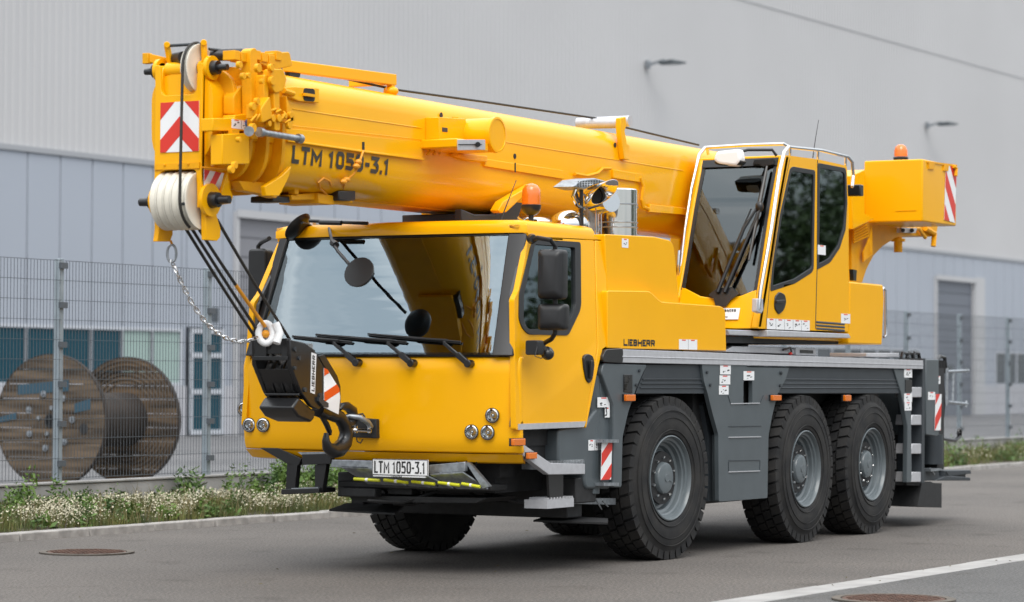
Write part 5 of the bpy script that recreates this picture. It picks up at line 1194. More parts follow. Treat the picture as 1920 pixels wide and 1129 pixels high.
# front plate between cheeks with rounded cut-outs top and bottom
xh = cq[10][0]
z_t = on(340, 178, 'x', xh).z; z_b = on(340, 318, 'x', xh).z; z_bb = cq[8][1]; z_tt = on(340, 120, 'x', xh).z; z_l = on(340, 385, 'x', xh).z
fp = [(HN, z_l-.02), (HN, z_tt), (HN+.035, z_tt), (HN+.05, z_t), (HF-.055, z_t), (HF-.04, z_tt), (HF, z_tt), (HF, z_l-.02), (HF-.035, z_l-.02), (HF-.04, z_b), (HN+.04, z_b), (HN+.035, z_l-.02)]
mb = MB(); mb.plate(rnd(fp, [.01, .01, .02, .05, .05, .02, .01, .01, .0, .05, .05, 0], 4), xh-.006, xh+.03, ax='x'); fpz = mb.build('front_plate', YEL, hd_, bevel=.004)
mb = MB(); mb.plate([(HN+.01, on(340, 317, 'x', xh).z), (HF-.01, on(340, 317, 'x', xh).z), (HF-.01, on(340, 306, 'x', xh).z), (HN+.01, on(340, 306, 'x', xh).z)], xh-.018, xh-.005, ax='x')
for py in (308, 309):
    for yy in (0.0, .08, .2): p = Vector((xh-.02, yy, on(340, py, 'x', xh).z)); mb.ell(tuple(p), (.012, .008, .008), 8, 6)
mb.build('cross_rib', YEL2, hd_)
mb = MB(); mb.plate([(HN+.05, z_l), (HF-.05, z_l), (HF-.05, z_tt-.1), (HN+.05, z_tt-.1)], xh+.25, xh+.28, ax='x'); mb.build('inner_web', YEL2, hd_)
# chevron plate
cy0, cy1 = on(375, 200, 'x', xh).y, on(303, 200, 'x', xh).y; cz0, cz1 = on(340, 285, 'x', xh).z, on(340, 191, 'x', xh).z
wch = cy1-cy0; hch = cz1-cz0; FXc = lambda a, b, d: (xh-.008-d, cy0+a, cz0+b)
mb = MB(); rectc = [(0, 0), (wch, 0), (wch, hch), (0, hch)]; mb.plate(rectc, 0, .004, FXc); mb.cur = 1
for P_ in ([(0, 1), (0, .65), (.37, 1)], [(1, 1), (.63, 1), (1, .65)], [(.5, .71), (0, .25), (0, 0), (.15, 0), (.5, .31), (.85, 0), (1, 0), (1, .25)]):
    mb.plate([(p[0]*wch, p[1]*hch) for p in P_], .004, .0055, FXc)
mb.build('chevron_plate', [WHT, RED], hd_)
# sheaves
def sheave(c, r_, th, par, nm='rope_sheave'):
    mb = MB(); mb.lathe([(r_*.3, -th*.3), (r_*.3, -th*.42), (r_*.8, -th*.42), (r_*.86, -th*.5), (r_*.99, -th*.5), (r_, -th*.44), (r_*.93, 0), (r_, th*.44), (r_*.99, th*.5), (r_*.86, th*.5), (r_*.8, th*.42), (r_*.3, th*.42), (r_*.3, th*.3)], c, (0, 1, 0), 56, cap=False); return mb.build(nm, NYL, par, ang=30)
ct = on(371, 129, 'y', .0); sheave(ct, .172, .055, hd_)
pb0 = on(338, 376, 'y', .1); nS = 5
for i in range(nS): sheave(Vector((pb0.x+.05, HN+.075+i*.062, pb0.z)), .205, .058, hd_)
mb = MB(); mb.cyl((ct.x, HN+.05, ct.z), (ct.x, ct.y-.03, ct.z), .055); mb.cyl((ct.x, ct.y+.03, ct.z), (ct.x, HF-.05, ct.z), .055)
for yy, s_ in ((HN, -1), (HF, 1)): mb.cyl((ct.x, yy, ct.z), (ct.x, yy+s_*.03, ct.z), .085, n=24); mb.cyl((pb0.x+.05, yy, pb0.z), (pb0.x+.05, yy+s_*.03, pb0.z), .115, n=28)
mb.build('axle_boss', YEL, hd_)
for yy, s_ in ((HN, -1), (HF, 1)):
    mb = MB(); mb.cyl((ct.x, yy, ct.z), (ct.x, yy+s_*.075, ct.z), .056, .048, n=20); mb.cyl((ct.x, yy+s_*.075, ct.z), (ct.x, yy+s_*.15, ct.z), .026, .022, n=14)
    mb.cyl((pb0.x+.05, yy, pb0.z), (pb0.x+.05, yy+s_*.09, pb0.z), .06, .052, n=20); mb.cyl((pb0.x+.05, yy+s_*.09, pb0.z), (pb0.x+.05, yy+s_*.18, pb0.z), .032, .028, n=14); mb.build('axle_cap', BLG, hd_, ang=50)
# rope guards, posts and rollers
mb = MB(); a = on(313, 86, 'y', .26); b = on(382, 82, 'y', -.05); mb.tube([a, b], .011, 8); mb.tube([on(392, 92, 'y', -.05), on(470, 100, 'y', -.1)], .01, 6); mb.tube([on(288, 384, 'y', HF), on(348, 382, 'y', HN+.05)], .011, 8); rg = mb.build('rope_guard_bar', GRD, hd_)
for (p0, p1, yy) in (((313, 84), (320, 122), .26), ((382, 80), (384, 118), -.05)):
    mb = MB(); mb.beam(on(*p0, 'y', yy), on(*p1, 'y', yy), .04, .03, (0, 1, 0)); mb.cyl(on(*p0, 'y', yy+.02), on(*p0, 'y', yy-.02), .022); mb.build('guard_post', YEL, hd_, bevel=.004)
mb = MB(); mb.cyl(on(325, 112, 'y', .28), on(345, 108, 'y', .1), .045); mb.cyl(on(392, 104, 'y', -.0), on(455, 102, 'y', -.2), .042); mb.build('rope_roller', BLK, hd_)
mb = MB(); mb.beam(on(275, 108, 'y', .42), on(318, 118, 'y', .3), .03, .06); mb.beam(on(276, 100, 'y', .42), on(276, 120, 'y', .42), .05, .05); mb.beam(on(292, 106, 'y', .38), on(292, 120, 'y', .38), .04, .03); mb.build('side_bracket', YEL2, hd_, bevel=.004)
# lower ears
earN = [(383, 395), (403, 400), (412, 430), (411, 445), (405, 452), (384, 450)]; earF = [(296, 408), (322, 422), (322, 440), (317, 453), (293, 453), (296, 430)]
mb = MB(); mb.plate(S(earN, HN+.01), HN-.0, HN+.04); mb.build('rope_anchor_ear', YEL, hd_, bevel=.004)
mb = MB(); mb.plate(S(earF, HF-.04), HF-.05, HF-.01); mb.build('rope_anchor_ear', YEL2, hd_, bevel=.004)
mb = MB(); mb.plate(S([(421, 320), (425, 352), (432, 368), (428, 382), (412, 384), (409, 365)], HN-.005), HN-.03, HN); mb.build('rope_anchor_plate', YEL, hd_, bevel=.004)
q_ = [(382, 318), (420, 325), (411, 366), (404, 368), (382, 353)]
stripes(hd_, HN-.004, q_, 2, slope=1.25, phase=1, name='striped_plate')
mb = MB(); mb.tube([on(385, 244, 'y', HN), on(392, 236, 'y', HN-.04), on(430, 232, 'y', HN-.1)], .012, 6); mb.plate(S([(388, 226), (392, 226), (394, 248), (388, 248)], HN-.01), HN-.04, HN); mb.build('side_bracket', YEL2, hd_)
mb = MB(); mb.tube([PY(378, 314, HN-.02), PY(398, 316, HN-.06), PY(434, 318, HN-.1)], .008, 6); mb.tube([PY(408, 255, HN-.05), PY(403, 280, HN-.05), PY(398, 312, HN-.05)], .014, 6); mb.tube([PY(424, 262, HN-.15), PY(414, 245, HN-.1), PY(408, 262, HN-.06)], .006, 6); mb.build('head_cable', ROY, hd_)
# hoist rope: along the boom, over the top sheave, down to the sheave pack and on to the hook block
RP = .0095
rope = MB()
rope.tube([PY(1310, 272, -.05), PY(1168, 238, -.05)], RP, 8); rope.tube([PY(1118, 222, -.05), PY(900, 190, -.05), PY(740, 168, -.05), PY(590, 135, -.05), Vector((ct.x+.1, ct.y, ct.z+.15)), Vector((ct.x, ct.y, ct.z+.18))], RP, 8)
arc = [Vector((ct.x-.18*sin(t), ct.y, ct.z+.18*cos(t))) for t in lin(0, pi/2, 8)]
rope.tube(arc+[Vector((pb0.x+.05-.215, on(337, 376, 'x', pb0.x-.165).y, pb0.z))]+[Vector((pb0.x+.05-.215*cos(t), on(337, 376, 'x', pb0.x-.165).y, pb0.z-.215*sin(t))) for t in lin(.15, 1.1, 6)], RP+.001, 8)
rope.build('hoist_rope', ROP, hd_)
# ================================================================== HOOK BLOCK hanging from the head, tied back to the cab
BN, BFa = -.12, .22
hb_lab = 'black hook block with striped side plate hanging on ropes in front of the cab'
c0 = on(545, 720, 'y', .05); hkb = thing('hook_block', hb_lab, 'hook block', c0)
inv = Matrix.Translation(-c0)
def rel(mb):
    mb.v = [(a-c0.x, b-c0.y, c-c0.z) for a, b, c in mb.v]; return mb
near = [(544, 637), (572, 643), (590, 656), (607, 688), (607, 757), (598, 769), (584, 762), (566, 737), (545, 684)]
mb = MB(); mb.plate(S(near, BN), BN, BN+.035); hkk = rel(mb).build('cheek_plate', BLG, hkb, bevel=.006)
mb = MB(); mb.plate(S(near, BN), BFa-.035, BFa); rel(mb).build('cheek_plate', BLG, hkb, bevel=.006)
nq = S(near, BN)
ctr = Vector(S([(582, 708)], BN)[0])
mb = MB()
for i in range(3): pass
for i in range(3):
    mb.lathe([(.03, -.03), (.14, -.028), (.165, -.033), (.15, 0), (.165, .033), (.14, .028), (.03, .03)], (ctr.x, .0+i*.085-.03, ctr.y), (0, 1, 0), 40, cap=False)
rel(mb).build('rope_sheave', BLK, hkb)
# cross bars at the front edge
mb = MB()
for k, (a, b) in enumerate((((543, 643), .0), ((541, 672), 0), ((562, 740), 0), ((575, 772), 0))):
    p = on(*a, 'y', BN+.02); q = Vector((p.x, BFa-.02, p.z)); mb.beam(p, q, .03, .03) if k != 2 else mb.cyl(p, q, .012)
p = on(541, 655, 'y', BN+.03); mb.box(p.x-.02, p.x+.02, BFa-.13, BFa-.02, p.z-.08, p.z+.06); mb.box(p.x-.02, p.x+.02, BN+.03, BN+.08, p.z-.08, p.z+.08)
rel(mb).build('spreader_bar', BLG, hkb, bevel=.004)
mb = MB()
for pa_, pb_ in (((546, 640), (546, 664)), ((549, 692), (567, 736))):
    a_ = on(*pa_, 'y', BN); b_ = on(*pb_, 'y', BN); y0_, y1_ = BN+.037, BFa-.037
    mb.hexa([(a_.x, y0_, a_.z), (a_.x, y1_, a_.z), (b_.x, y1_, b_.z), (b_.x, y0_, b_.z)], [(a_.x+.012, y0_, a_.z), (a_.x+.012, y1_, a_.z), (b_.x+.012, y1_, b_.z), (b_.x+.012, y0_, b_.z)])
rel(mb).build('front_cover', BLG, hkb, bevel=.003)
mb = MB(); w0 = [(560, 745), (592, 772), (590, 785), (584, 792), (560, 782), (548, 765)]
mb.plate(S(w0, BN+.02), BN+.02, BFa-.02); rel(mb).build('ballast_weight', BLG, hkb, bevel=.015)
mb = MB(); mb.plate(S([(595, 668), (606, 665), (630, 705), (636, 725), (636, 762), (632, 776), (607, 765), (608, 690)], BN+.012), BN+.0, BN+.02)
ck2 = rel(mb).build('plate_carrier', BLG, hkb)
# striped plate on the block
q_ = S([(607, 690), (613, 693), (635, 728), (637, 745), (634, 777), (607, 764)], BN-.004)
mb = MB(); mb.plate(q_, BN-.008, BN-.003); mb.cur = 1
zz = [S([(620, p)], BN)[0][1] for p in (697, 713, 733, 757)]
x0_, x1_ = q_[0][0], q_[3][0]
for zt2_, zb2_ in ((S([(607, 690)], BN)[0][1]+.06, S([(607, 706)], BN)[0][1]), (S([(607, 737)], BN)[0][1], S([(607, 755)], BN)[0][1])):
    band = [(x0_-.01, zb2_), (x1_+.02, zb2_+.09), (x1_+.02, zt2_+.09), (x0_-.01, zt2_)]; c_ = clip(band, q_)
    if len(c_) >= 3: mb.plate(c_, BN-.0095, BN-.008)
rel(mb).build('striped_plate', [WHT, RDO], hkb)
# maker's sticker, reading upwards
sq = S([(584, 661), (593, 664), (590, 739), (582, 736)], BN-.002)
mb = MB(); mb.plate([sq[0], sq[1], sq[2], sq[3]], BN-.004, BN-.0005); stk = rel(mb).build('sticker', WHT, hkb)
A_ = Vector(sq[3]); U_ = (Vector(sq[0])-A_); Vv = (Vector(sq[2])-A_); Lh = U_.length
mb = MB(); Hh = Vv.length*.66; kf = fitwid('LIEBHERR', Hh, .009, Lh*.9, .006)
strokes(mb, 'LIEBHERR', Hh, kf, .009, lambda a, b, d: (A_.x+U_.x*(a/Lh+.05)+Vv.x*(1-(b/Vv.length+.17)), BN-.005-d, A_.y+U_.y*(a/Lh+.05)+Vv.y*(1-(b/Vv.length+.17))), gap=.006)
rel(mb).build('lettering', TXT, stk)
mb = MB(); 
for px, py, r_ in ((552, 655, .016), (560, 672, .014), (552, 690, .014), (571, 731, .018), (600, 742, .02), (600, 752, .016)): p = on(px, py, 'y', BN); mb.cyl(p, p+Vector((0, -.012, 0)), r_, n=12)
mb.plate(S([(594, 744), (612, 756), (612, 764), (602, 762), (594, 752)], BN), BN-.02, BN); rel(mb).build('bolt_head', GRD, hkb)
mb = MB(); p = on(576, 652, 'y', .0); mb.box(p.x-.03, p.x+.03, -.03, .03, p.z-.02, p.z+.03); rel(mb).build('clip', GAL, hkb)
# the hook itself
HY = .03
HP = lambda px, py: on(px, py, 'y', HY)
mb = MB(); mb.tube([HP(596, 768), HP(612, 776)], [.055, .05], 12); mb.tube([HP(604, 771), HP(628, 780)], [.045, .05], 12)
path = [(625, 776), (636, 782), (645, 795), (650, 812), (646, 830), (636, 842), (624, 846), (614, 838), (611, 826), (612, 812)]
mb.tube([HP(*p) for p in path], [.045, .05, .052, .055, .06, .062, .055, .042, .03, .018], 14)
mb.tube([HP(642, 800), HP(656, 795), HP(662, 784), HP(660, 770), HP(650, 762), HP(640, 762), HP(637, 768)], [.035, .042, .045, .042, .036, .026, .014], 14)
rel(mb).build('hook', BLG, hkb, ang=60)
mb = MB(); mb.tube([HP(603, 781), HP(612, 795), HP(618, 810), HP(619, 816)], [.018, .022, .02, .012], 8); rel(mb).build('safety_latch', BLK, hkb)
# reeved ropes between head and block: loose rope falls, one thing
top = [on(347, 410, 'y', .16), on(358, 410, 'y', .12), on(370, 425, 'y', .08), on(407, 412, 'y', HN+.02)]
bot = [on(483, 655, 'y', .16), on(490, 655, 'y', .1), on(520, 690, 'y', .0), on(545, 638, 'y', -.06)]
bpx = [((340, 415), (500, 668), .17, .14), ((351, 415), (520, 690), .11, .06), ((372, 428), (497, 612), .05, .02), ((407, 412), (543, 636), -.07, -.06)]
rf = thing('reeved_rope', 'dark steel rope falls running diagonally from the boom head sheaves down to the hook block', 'rope', on(347, 410, 'y', .1))
rc = rf.location.copy()
for i, (a, b, y0_, y1_) in enumerate(bpx):
    p0 = on(*a, 'y', y0_); p1 = on(*b, 'y', y1_)
    if i == 0: p1 = on(560, 750, 'y', y1_)
    if i == 1: p1 = on(560, 735, 'y', y1_)
    P = [p0.lerp(p1, t)-Vector((0, 0, .05*4*t*(1-t)*(.5 if i == 0 else .25))) for t in lin(0, 1, 9)]
    mb = MB(); mb.tube([p-rc for p in P], .0115, 8); mb.build('rope_fall', ROP, rf)
    if i in (0, 2):
        s0, s1 = ((.86, 1) if i == 0 else (.55, 1)); Q = [p0.lerp(p1, t)-Vector((0, 0, .05*4*t*(1-t)*(.5 if i == 0 else .25)))-rc for t in lin(s0, s1, 6)]
        mb = MB(); mb.tube(Q, .0135, 8); mb.build('rope_sleeve', ROY, rf)
# white hoist limit switch weight
c = on(498, 625, 'y', .02); sw = thing('limit_switch_weight', 'white rounded ring weight threaded on the rope just above the black hook block', 'weight', c)
mb = MB(); vdir = (CP-c).normalized(); ax_ = Vector((-.75, -.55, .2)).normalized(); e1 = Vector((0, 0, 1)).cross(ax_).normalized(); e2 = ax_.cross(e1)
mb.tube([e1*.05*cos(t)+e2*.074*sin(t) for t in [2*pi*i/24 for i in range(24)]], .025, 12, closed=True); mb.build('ring', WHT, sw)
mb = MB(); mb.tube([e1*.075+ax_*.03-e2*.08, e1*.1+ax_*.02, e1*.07+ax_*.03+e2*.07], .03, 10); mb.build('flange', WHT, sw)
mb = MB(); mb.ell((0, 0, -.005), (.03, .03, .03), 10, 8); mb.build('wedge', ROY, sw)
# chain from the far ear of the head to the weight
cpx = [(322, 470), (324, 490), (333, 515), (345, 540), (356, 562), (370, 584), (386, 605), (404, 622), (425, 635), (448, 641), (470, 638), (486, 630)]
y_at = lambda i: .28-.24*i/(len(cpx)-1)
P = [on(*p, 'y', y_at(i)) for i, p in enumerate(cpx)]
ch = thing('lifting_chain', 'bright steel link chain drooping from the boom head down to the white ring weight', 'chain', P[0])
o0 = P[0].copy()
mb = MB(); e = on(320, 452, 'y', .27); mb.tube([e-o0, (P[0]-o0)*1.0+Vector((0, 0, .05))], .01, 6); mb.build('yellow_tie', ROY, ch)
mb = MB(); cl = Vector((0, 0, -.02)); vd = Vector((0, 0, 1)); hz_ = Vector((.5, -.86, 0))
mb.tube([cl+hz_*.032*cos(t)+vd*(.062*sin(t)) for t in [2*pi*i/20 for i in range(20)]], .0095, 8, closed=True); mb.build('end_ring', GAL, ch)
# resample
cum = [0]
P2 = [P[0]-Vector((0, 0, .075))]+P[2:]
for a, b in zip(P2, P2[1:]): cum.append(cum[-1]+(b-a).length)
def at(s):
    for i in range(len(P2)-1):
        if s <= cum[i+1]: return P2[i].lerp(P2[i+1], (s-cum[i])/(cum[i+1]-cum[i]))
    return P2[-1]
pitch = .042; n_l = int(cum[-1]/pitch); ll = Vector((0, 0, 0))
link0 = None
for i in range(n_l):
    p = at(i*pitch+pitch/2); d = (at(i*pitch+pitch*.9)-at(i*pitch+pitch*.1)).normalized()
    if link0 is None:
        mb = MB(); mb.tube([Vector((.031*cos(t), .0135*sin(t)*(1.0), 0)) for t in [2*pi*k_/14 for k_ in range(14)]], .0052, 6, closed=True); lk = mb.build('chain_link', CHR, ch); link0 = lk
    else: lk = link0.copy(); COL.objects.link(lk); lk.parent = ch
    lk.location = p-o0; lk.rotation_euler = (d.to_track_quat('X', 'Z').to_matrix() @ Matrix.Rotation((pi/2)*(i % 2)+.6, 3, 'X')).to_euler()
# ================================================================== SETTING
rs = random.Random(11)
def wq(X0, X1, Y0, Y1, z): return [W(X0, Y0, z), W(X1, Y0, z), W(X1, Y1, z), W(X0, Y1, z)]
def nm(m_): return m_.node_tree.nodes, m_.node_tree.links
# asphalt
def asphalt(name, col, dark=.75):
    m_ = bpy.data.materials.new(name); m_.use_nodes = True; N, Lk = nm(m_); b = N['Principled BSDF']; b.inputs['Roughness'].default_value = .78; b.inputs['Specular IOR Level'].default_value = .35
    c = N.new('ShaderNodeTexCoord')
    def noise_(s, d=3): n = N.new('ShaderNodeTexNoise'); n.inputs['Scale'].default_value = s; n.inputs['Detail'].default_value = d; Lk.new(c.outputs['Object'], n.inputs[0]); return n
    n1 = noise_(46, 3); n2 = noise_(.35, 4); n3 = noise_(260, 2)
    r1 = N.new('ShaderNodeValToRGB'); r1.color_ramp.elements[0].position = .3; r1.color_ramp.elements[1].position = .75
    r1.color_ramp.elements[0].color = (*[x*.45 for x in col], 1); r1.color_ramp.elements[1].color = (*[x*1.75 for x in col], 1)
    r2 = N.new('ShaderNodeValToRGB'); r2.color_ramp.elements[0].position = .35; r2.color_ramp.elements[1].position = .65; r2.color_ramp.elements[0].color = (.82, .82, .82, 1); r2.color_ramp.elements[1].color = (1.08, 1.07, 1.06, 1)
    Lk.new(n1.outputs[0], r1.inputs[0]); Lk.new(n2.outputs[0], r2.inputs[0])
    mx = N.new('ShaderNodeMix'); mx.data_type = 'RGBA'; mx.blend_type = 'MULTIPLY'; mx.inputs[0].default_value = 1
    Lk.new(r1.outputs[0], mx.inputs[6]); Lk.new(r2.outputs[0], mx.inputs[7]); vo = N.new('ShaderNodeTexVoronoi'); vo.inputs['Scale'].default_value = 62; Lk.new(c.outputs['Object'], vo.inputs[0]); r3 = N.new('ShaderNodeValToRGB'); r3.color_ramp.elements[0].position = .0; r3.color_ramp.elements[0].color = (1, 1, 1, 1); r3.color_ramp.elements[1].position = .2; r3.color_ramp.elements[1].color = (0, 0, 0, 1); Lk.new(vo.outputs['Distance'], r3.inputs[0])
    n4 = noise_(9, 2); r4 = N.new('ShaderNodeValToRGB'); r4.color_ramp.elements[0].position = .42; r4.color_ramp.elements[1].position = .6; Lk.new(n4.outputs[0], r4.inputs[0]); ml = N.new('ShaderNodeMath'); ml.operation = 'MULTIPLY'; Lk.new(r3.outputs[0], ml.inputs[0]); Lk.new(r4.outputs[0], ml.inputs[1])
    m2 = N.new('ShaderNodeMix'); m2.data_type = 'RGBA'; m2.inputs[7].default_value = (.36, .34, .31, 1); Lk.new(ml.outputs[0], m2.inputs[0]); Lk.new(mx.outputs[2], m2.inputs[6])
    n5 = noise_(1.7, 6); r5 = N.new('ShaderNodeValToRGB'); r5.color_ramp.elements[0].position = .58; r5.color_ramp.elements[1].position = .72; r5.color_ramp.elements[0].color = (1, 1, 1, 1); r5.color_ramp.elements[1].color = (.72, .71, .7, 1); Lk.new(n5.outputs[0], r5.inputs[0])
    m3 = N.new('ShaderNodeMix'); m3.data_type = 'RGBA'; m3.blend_type = 'MULTIPLY'; m3.inputs[0].default_value = 1; Lk.new(m2.outputs[2], m3.inputs[6]); Lk.new(r5.outputs[0], m3.inputs[7]); Lk.new(m3.outputs[2], b.inputs['Base Color'])
    bp = N.new('ShaderNodeBump'); bp.inputs['Strength'].default_value = .5; bp.inputs['Distance'].default_value = .006; Lk.new(n3.outputs[0], bp.inputs['Height']); Lk.new(bp.outputs[0], b.inputs['Normal'])
    return m_
ASP = asphalt('asphalt', (.110, .099, .090)); ASP2 = asphalt('yard_asphalt', (.15, .15, .155)); ASP3 = asphalt('pavement_asphalt', (.098, .096, .094))
SOI = mat('soil', (.075, .06, .04), .95, noise_amt=.5, nscale=6, bump=.5, bscale=12)
def sheet(name, m_, X0, X1, Y0, Y1, z, z1=None):
    mb = MB(); mb.add(wq(X0, X1, Y0, Y1, z), [(0, 1, 2, 3)]); o = mb.build(name, m_, flat=True); return struct(o)
sheet('ground', SOI, -400, 900, -400, 900, -.02)
sheet('road', ASP, -60, 260, -3.48, 4.83, 0.0)
sheet('pavement', ASP3, -60, 260, -40, -3.76, 0.0)
sheet('yard_paving', ASP2, -60, 300, 6.6, 40, .02)
mb = MB()
x = -12
while x < 60:    # flush concrete drainage strip made of slabs
    L_ = 1.0; A = wq(x, x+L_-.012, -3.76, -3.48, -.03); B = wq(x+.0, x+L_-.012, -3.76, -3.48, .006+rs.uniform(-.002, .002)); mb.hexa(A, B); x += L_
struct(mb.build('drainage_strip', CON, bevel=.006))
mb = MB(); x = -14
while x < 70:
    L_ = 1.0; j = rs.uniform(-.016, .016); A = wq(x, x+L_-.022, 4.79+j, 4.95, -.05); B = wq(x, x+L_-.022, 4.80+j, 4.95, .07+rs.uniform(-.004, .006)); mb.hexa(A, B); x += L_
struct(mb.build('kerb', KRB, bevel=.012))
# verge soil, slightly mounded
def vz(X, Y):
    t = (Y-4.95)/1.35; return .06+.1*max(0, min(1, t))+.025*noise.noise((X*.9, Y*1.3, 0))
mb = MB(); mb.grid(lambda a, b: W(a, b, vz(a, b)), lin(-14, 70, 260), lin(4.93, 6.5, 9)); o = mb.build('verge_ground', SOI); struct(o)
# leaves on the road
mb = MB()
for i in range(46):
    X, Y = (rs.uniform(-6, 8), rs.uniform(-3.8, 4.6)) if i < 34 else (rs.uniform(-3, 5), rs.uniform(-3.85, -3.4)); a = rs.uniform(0, 6.3); s_ = rs.uniform(.008, .022)
    c = W(X, Y, .016); mb.add([c+Vector((s_*cos(a), s_*sin(a), .002)), c+Vector((s_*.5*cos(a+1.5), s_*.5*sin(a+1.5), .008)), c-Vector((s_*cos(a), s_*sin(a), 0)), c-Vector((s_*.5*cos(a+1.5), s_*.5*sin(a+1.5), -.004))], [(0, 1, 2, 3)])
o = mb.build('dead_leaves', mat('dead_leaf', (.12, .1, .05), .9), flat=True); o['kind'] = 'stuff'; o['label'] = 'scattered dead leaves and grit on the asphalt'; o['category'] = 'leaves'
# manhole covers
def manhole(X, Y, r_, lab):
    c = W(X, Y, 0); t = thing('manhole_cover', lab, 'manhole cover', c, 0, 'iron manhole covers in the asphalt')
    mb = MB(); mb.lathe([(r_-.06, .004), (r_-.06, .014), (r_, .014), (r_, .003)], (0, 0, 0), (0, 0, 1), 48, cap=False); mb.build('rim', mat('manhole_rim', (.13, .11, .09), .8, noise_amt=.4, nscale=10), t)
    mb = MB(); mb.lathe([(r_-.07, .004), (r_-.07, .012), (0.001, .012)], (0, 0, 0), (0, 0, 1), 48, cap=False)
    for i in range(-6, 7):
        for j in range(-6, 7):
            if (i*i+j*j)**.5*.055 < r_-.1: mb.box(i*.055-.017, i*.055+.017, j*.055-.017, j*.055+.017, .0125, .018)
    mb.build('cover', RST, t)
manhole(-2.0, 3.22, .4, 'rusty round manhole cover in the road near the kerb with white flowers')
manhole(-2.82, -4.42, .42, 'dark round manhole cover beyond the pale drainage strip at the bottom edge')
# ---------------------------------------------------------------- plants: leafy ground cover and white flowers
def leafmat(name, c1, c2, rough=.6):
    m_ = mat(name, c1, rough, noise_amt=.5, nscale=3, col2=c2); return m_
GR1 = leafmat('grass_blades', (.16, .16, .04), (.05, .075, .02)); GR2 = leafmat('weed_leaves', (.13, .22, .03), (.04, .09, .018)); FLW = mat('flower_petals', (.62, .58, .44), .7); STR = leafmat('dry_stalks', (.28, .22, .1), (.14, .11, .05))
def blades(name, m_, n, Xr, Yr, hr, wr, seed, dens=None, lean=.5, label=None, cat=None):
    q = random.Random(seed); V = []; F_ = []
    k = 0
    while k < n:
        X = q.uniform(*Xr); Y = q.uniform(*Yr)
        if dens and q.random() > dens(X, Y): k += 1; continue
        z = vz(X, Y); a = q.uniform(0, 2*pi); h = q.uniform(*hr); wd = q.uniform(*wr); ln = q.uniform(.1, lean)*h; b_ = q.uniform(0, 2*pi)
        c = W(X, Y, z-.01); dx, dy = cos(a)*wd, sin(a)*wd; lx, ly = cos(b_)*ln, sin(b_)*ln; i = len(V)
        V += [(c.x-dx, c.y-dy, c.z), (c.x+dx, c.y+dy, c.z), (c.x+lx*.4+dx*.8, c.y+ly*.4+dy*.8, c.z+h*.55), (c.x+lx*.4-dx*.8, c.y+ly*.4-dy*.8, c.z+h*.55), (c.x+lx, c.y+ly, c.z+h)]
        F_ += [(i, i+1, i+2, i+3), (i+3, i+2, i+4)]; k += 1
    mb = MB(); mb.v = V; mb.f = F_; mb.mi = [0]*len(F_); o = mb.build(name, m_, flat=True); o['kind'] = 'stuff'
    if label: o['label'] = label; o['category'] = cat
    return o
clump = lambda X, Y: .12+.88*max(0, min(1, .45+1.9*noise.noise((X*.8, Y*1.6, 3.3))))
blades('grass', GR1, 30000, (-3, 11), (4.93, 6.3), (.04, .19), (.003, .006), 1, clump, label='low wild grass covering the verge between kerb and fence', cat='grass')
blades('grass', GR1, 16000, (18, 62), (4.93, 6.3), (.1, .32), (.006, .012), 2, clump, label='longer wild grass on the verge behind the rear of the crane', cat='grass')
blades('dry_grass', STR, 14000, (-3, 62), (4.93, 6.2), (.08, .3), (.002, .005), 3, clump, label='dry straw coloured stalks among the verge grass', cat='grass')
def weeds(name, spots, seed, label):
    q = random.Random(seed); V = []; F_ = []
    for X, Y, h, r_, n in spots:
        for _ in range(n):
            t = q.random(); a = q.uniform(0, 2*pi); rr_ = r_*q.random()**.5*(1-.5*t); c = W(X+rr_*cos(a), Y+rr_*sin(a)*.6, vz(X, min(Y, 6.3))+h*t*q.uniform(.7, 1.1)); s_ = q.uniform(.02, .05)*(1.15-t*.6)
            u_ = Vector((q.uniform(-1, 1), q.uniform(-1, 1), q.uniform(-.2, .9))).normalized(); v_ = u_.orthogonal().normalized(); v_.rotate(Matrix.Rotation(q.uniform(0, 6), 3, u_)); i = len(V)
            V += [tuple(c), tuple(c+u_*s_+v_*s_*.42), tuple(c+u_*s_*2.1), tuple(c+u_*s_-v_*s_*.42)]; F_.append((i, i+1, i+2, i+3))
    mb = MB(); mb.v = V; mb.f = F_; mb.mi = [0]*len(F_); o = mb.build(name, GR2, flat=True); o['kind'] = 'stuff'; o['label'] = label; o['category'] = 'weeds'
q = random.Random(5); sp_ = []
for X in lin(-1.5, 10, 60): sp_.append((X+q.uniform(-.1, .1), q.uniform(5.9, 6.28), q.uniform(.08, .3)*(1.5 if 3.3 < X < 9 else 1), .16, 90))
for _ in range(24): sp_.append((q.uniform(4.7, 6.6), q.uniform(5.6, 6.25), q.uniform(.3, .55), .17, 190))
for _ in range(9): sp_.append((q.uniform(-1.5, 3.5), q.uniform(5.9, 6.25), q.uniform(.25, .45), .15, 130))
for _ in range(75): sp_.append((q.uniform(-2, 9), q.uniform(5.0, 5.9), q.uniform(.08, .26), .13, 70))
weeds('weed_plants', sp_, 6, 'leafy green weeds growing at the foot of the fence wall')
sp_ = [(q.uniform(19, 60), q.uniform(5.0, 6.2), q.uniform(.15, .5), .4, 120) for _ in range(120)]
weeds('weed_plants', sp_, 7, 'leafy green weeds on the verge behind the rear of the crane')
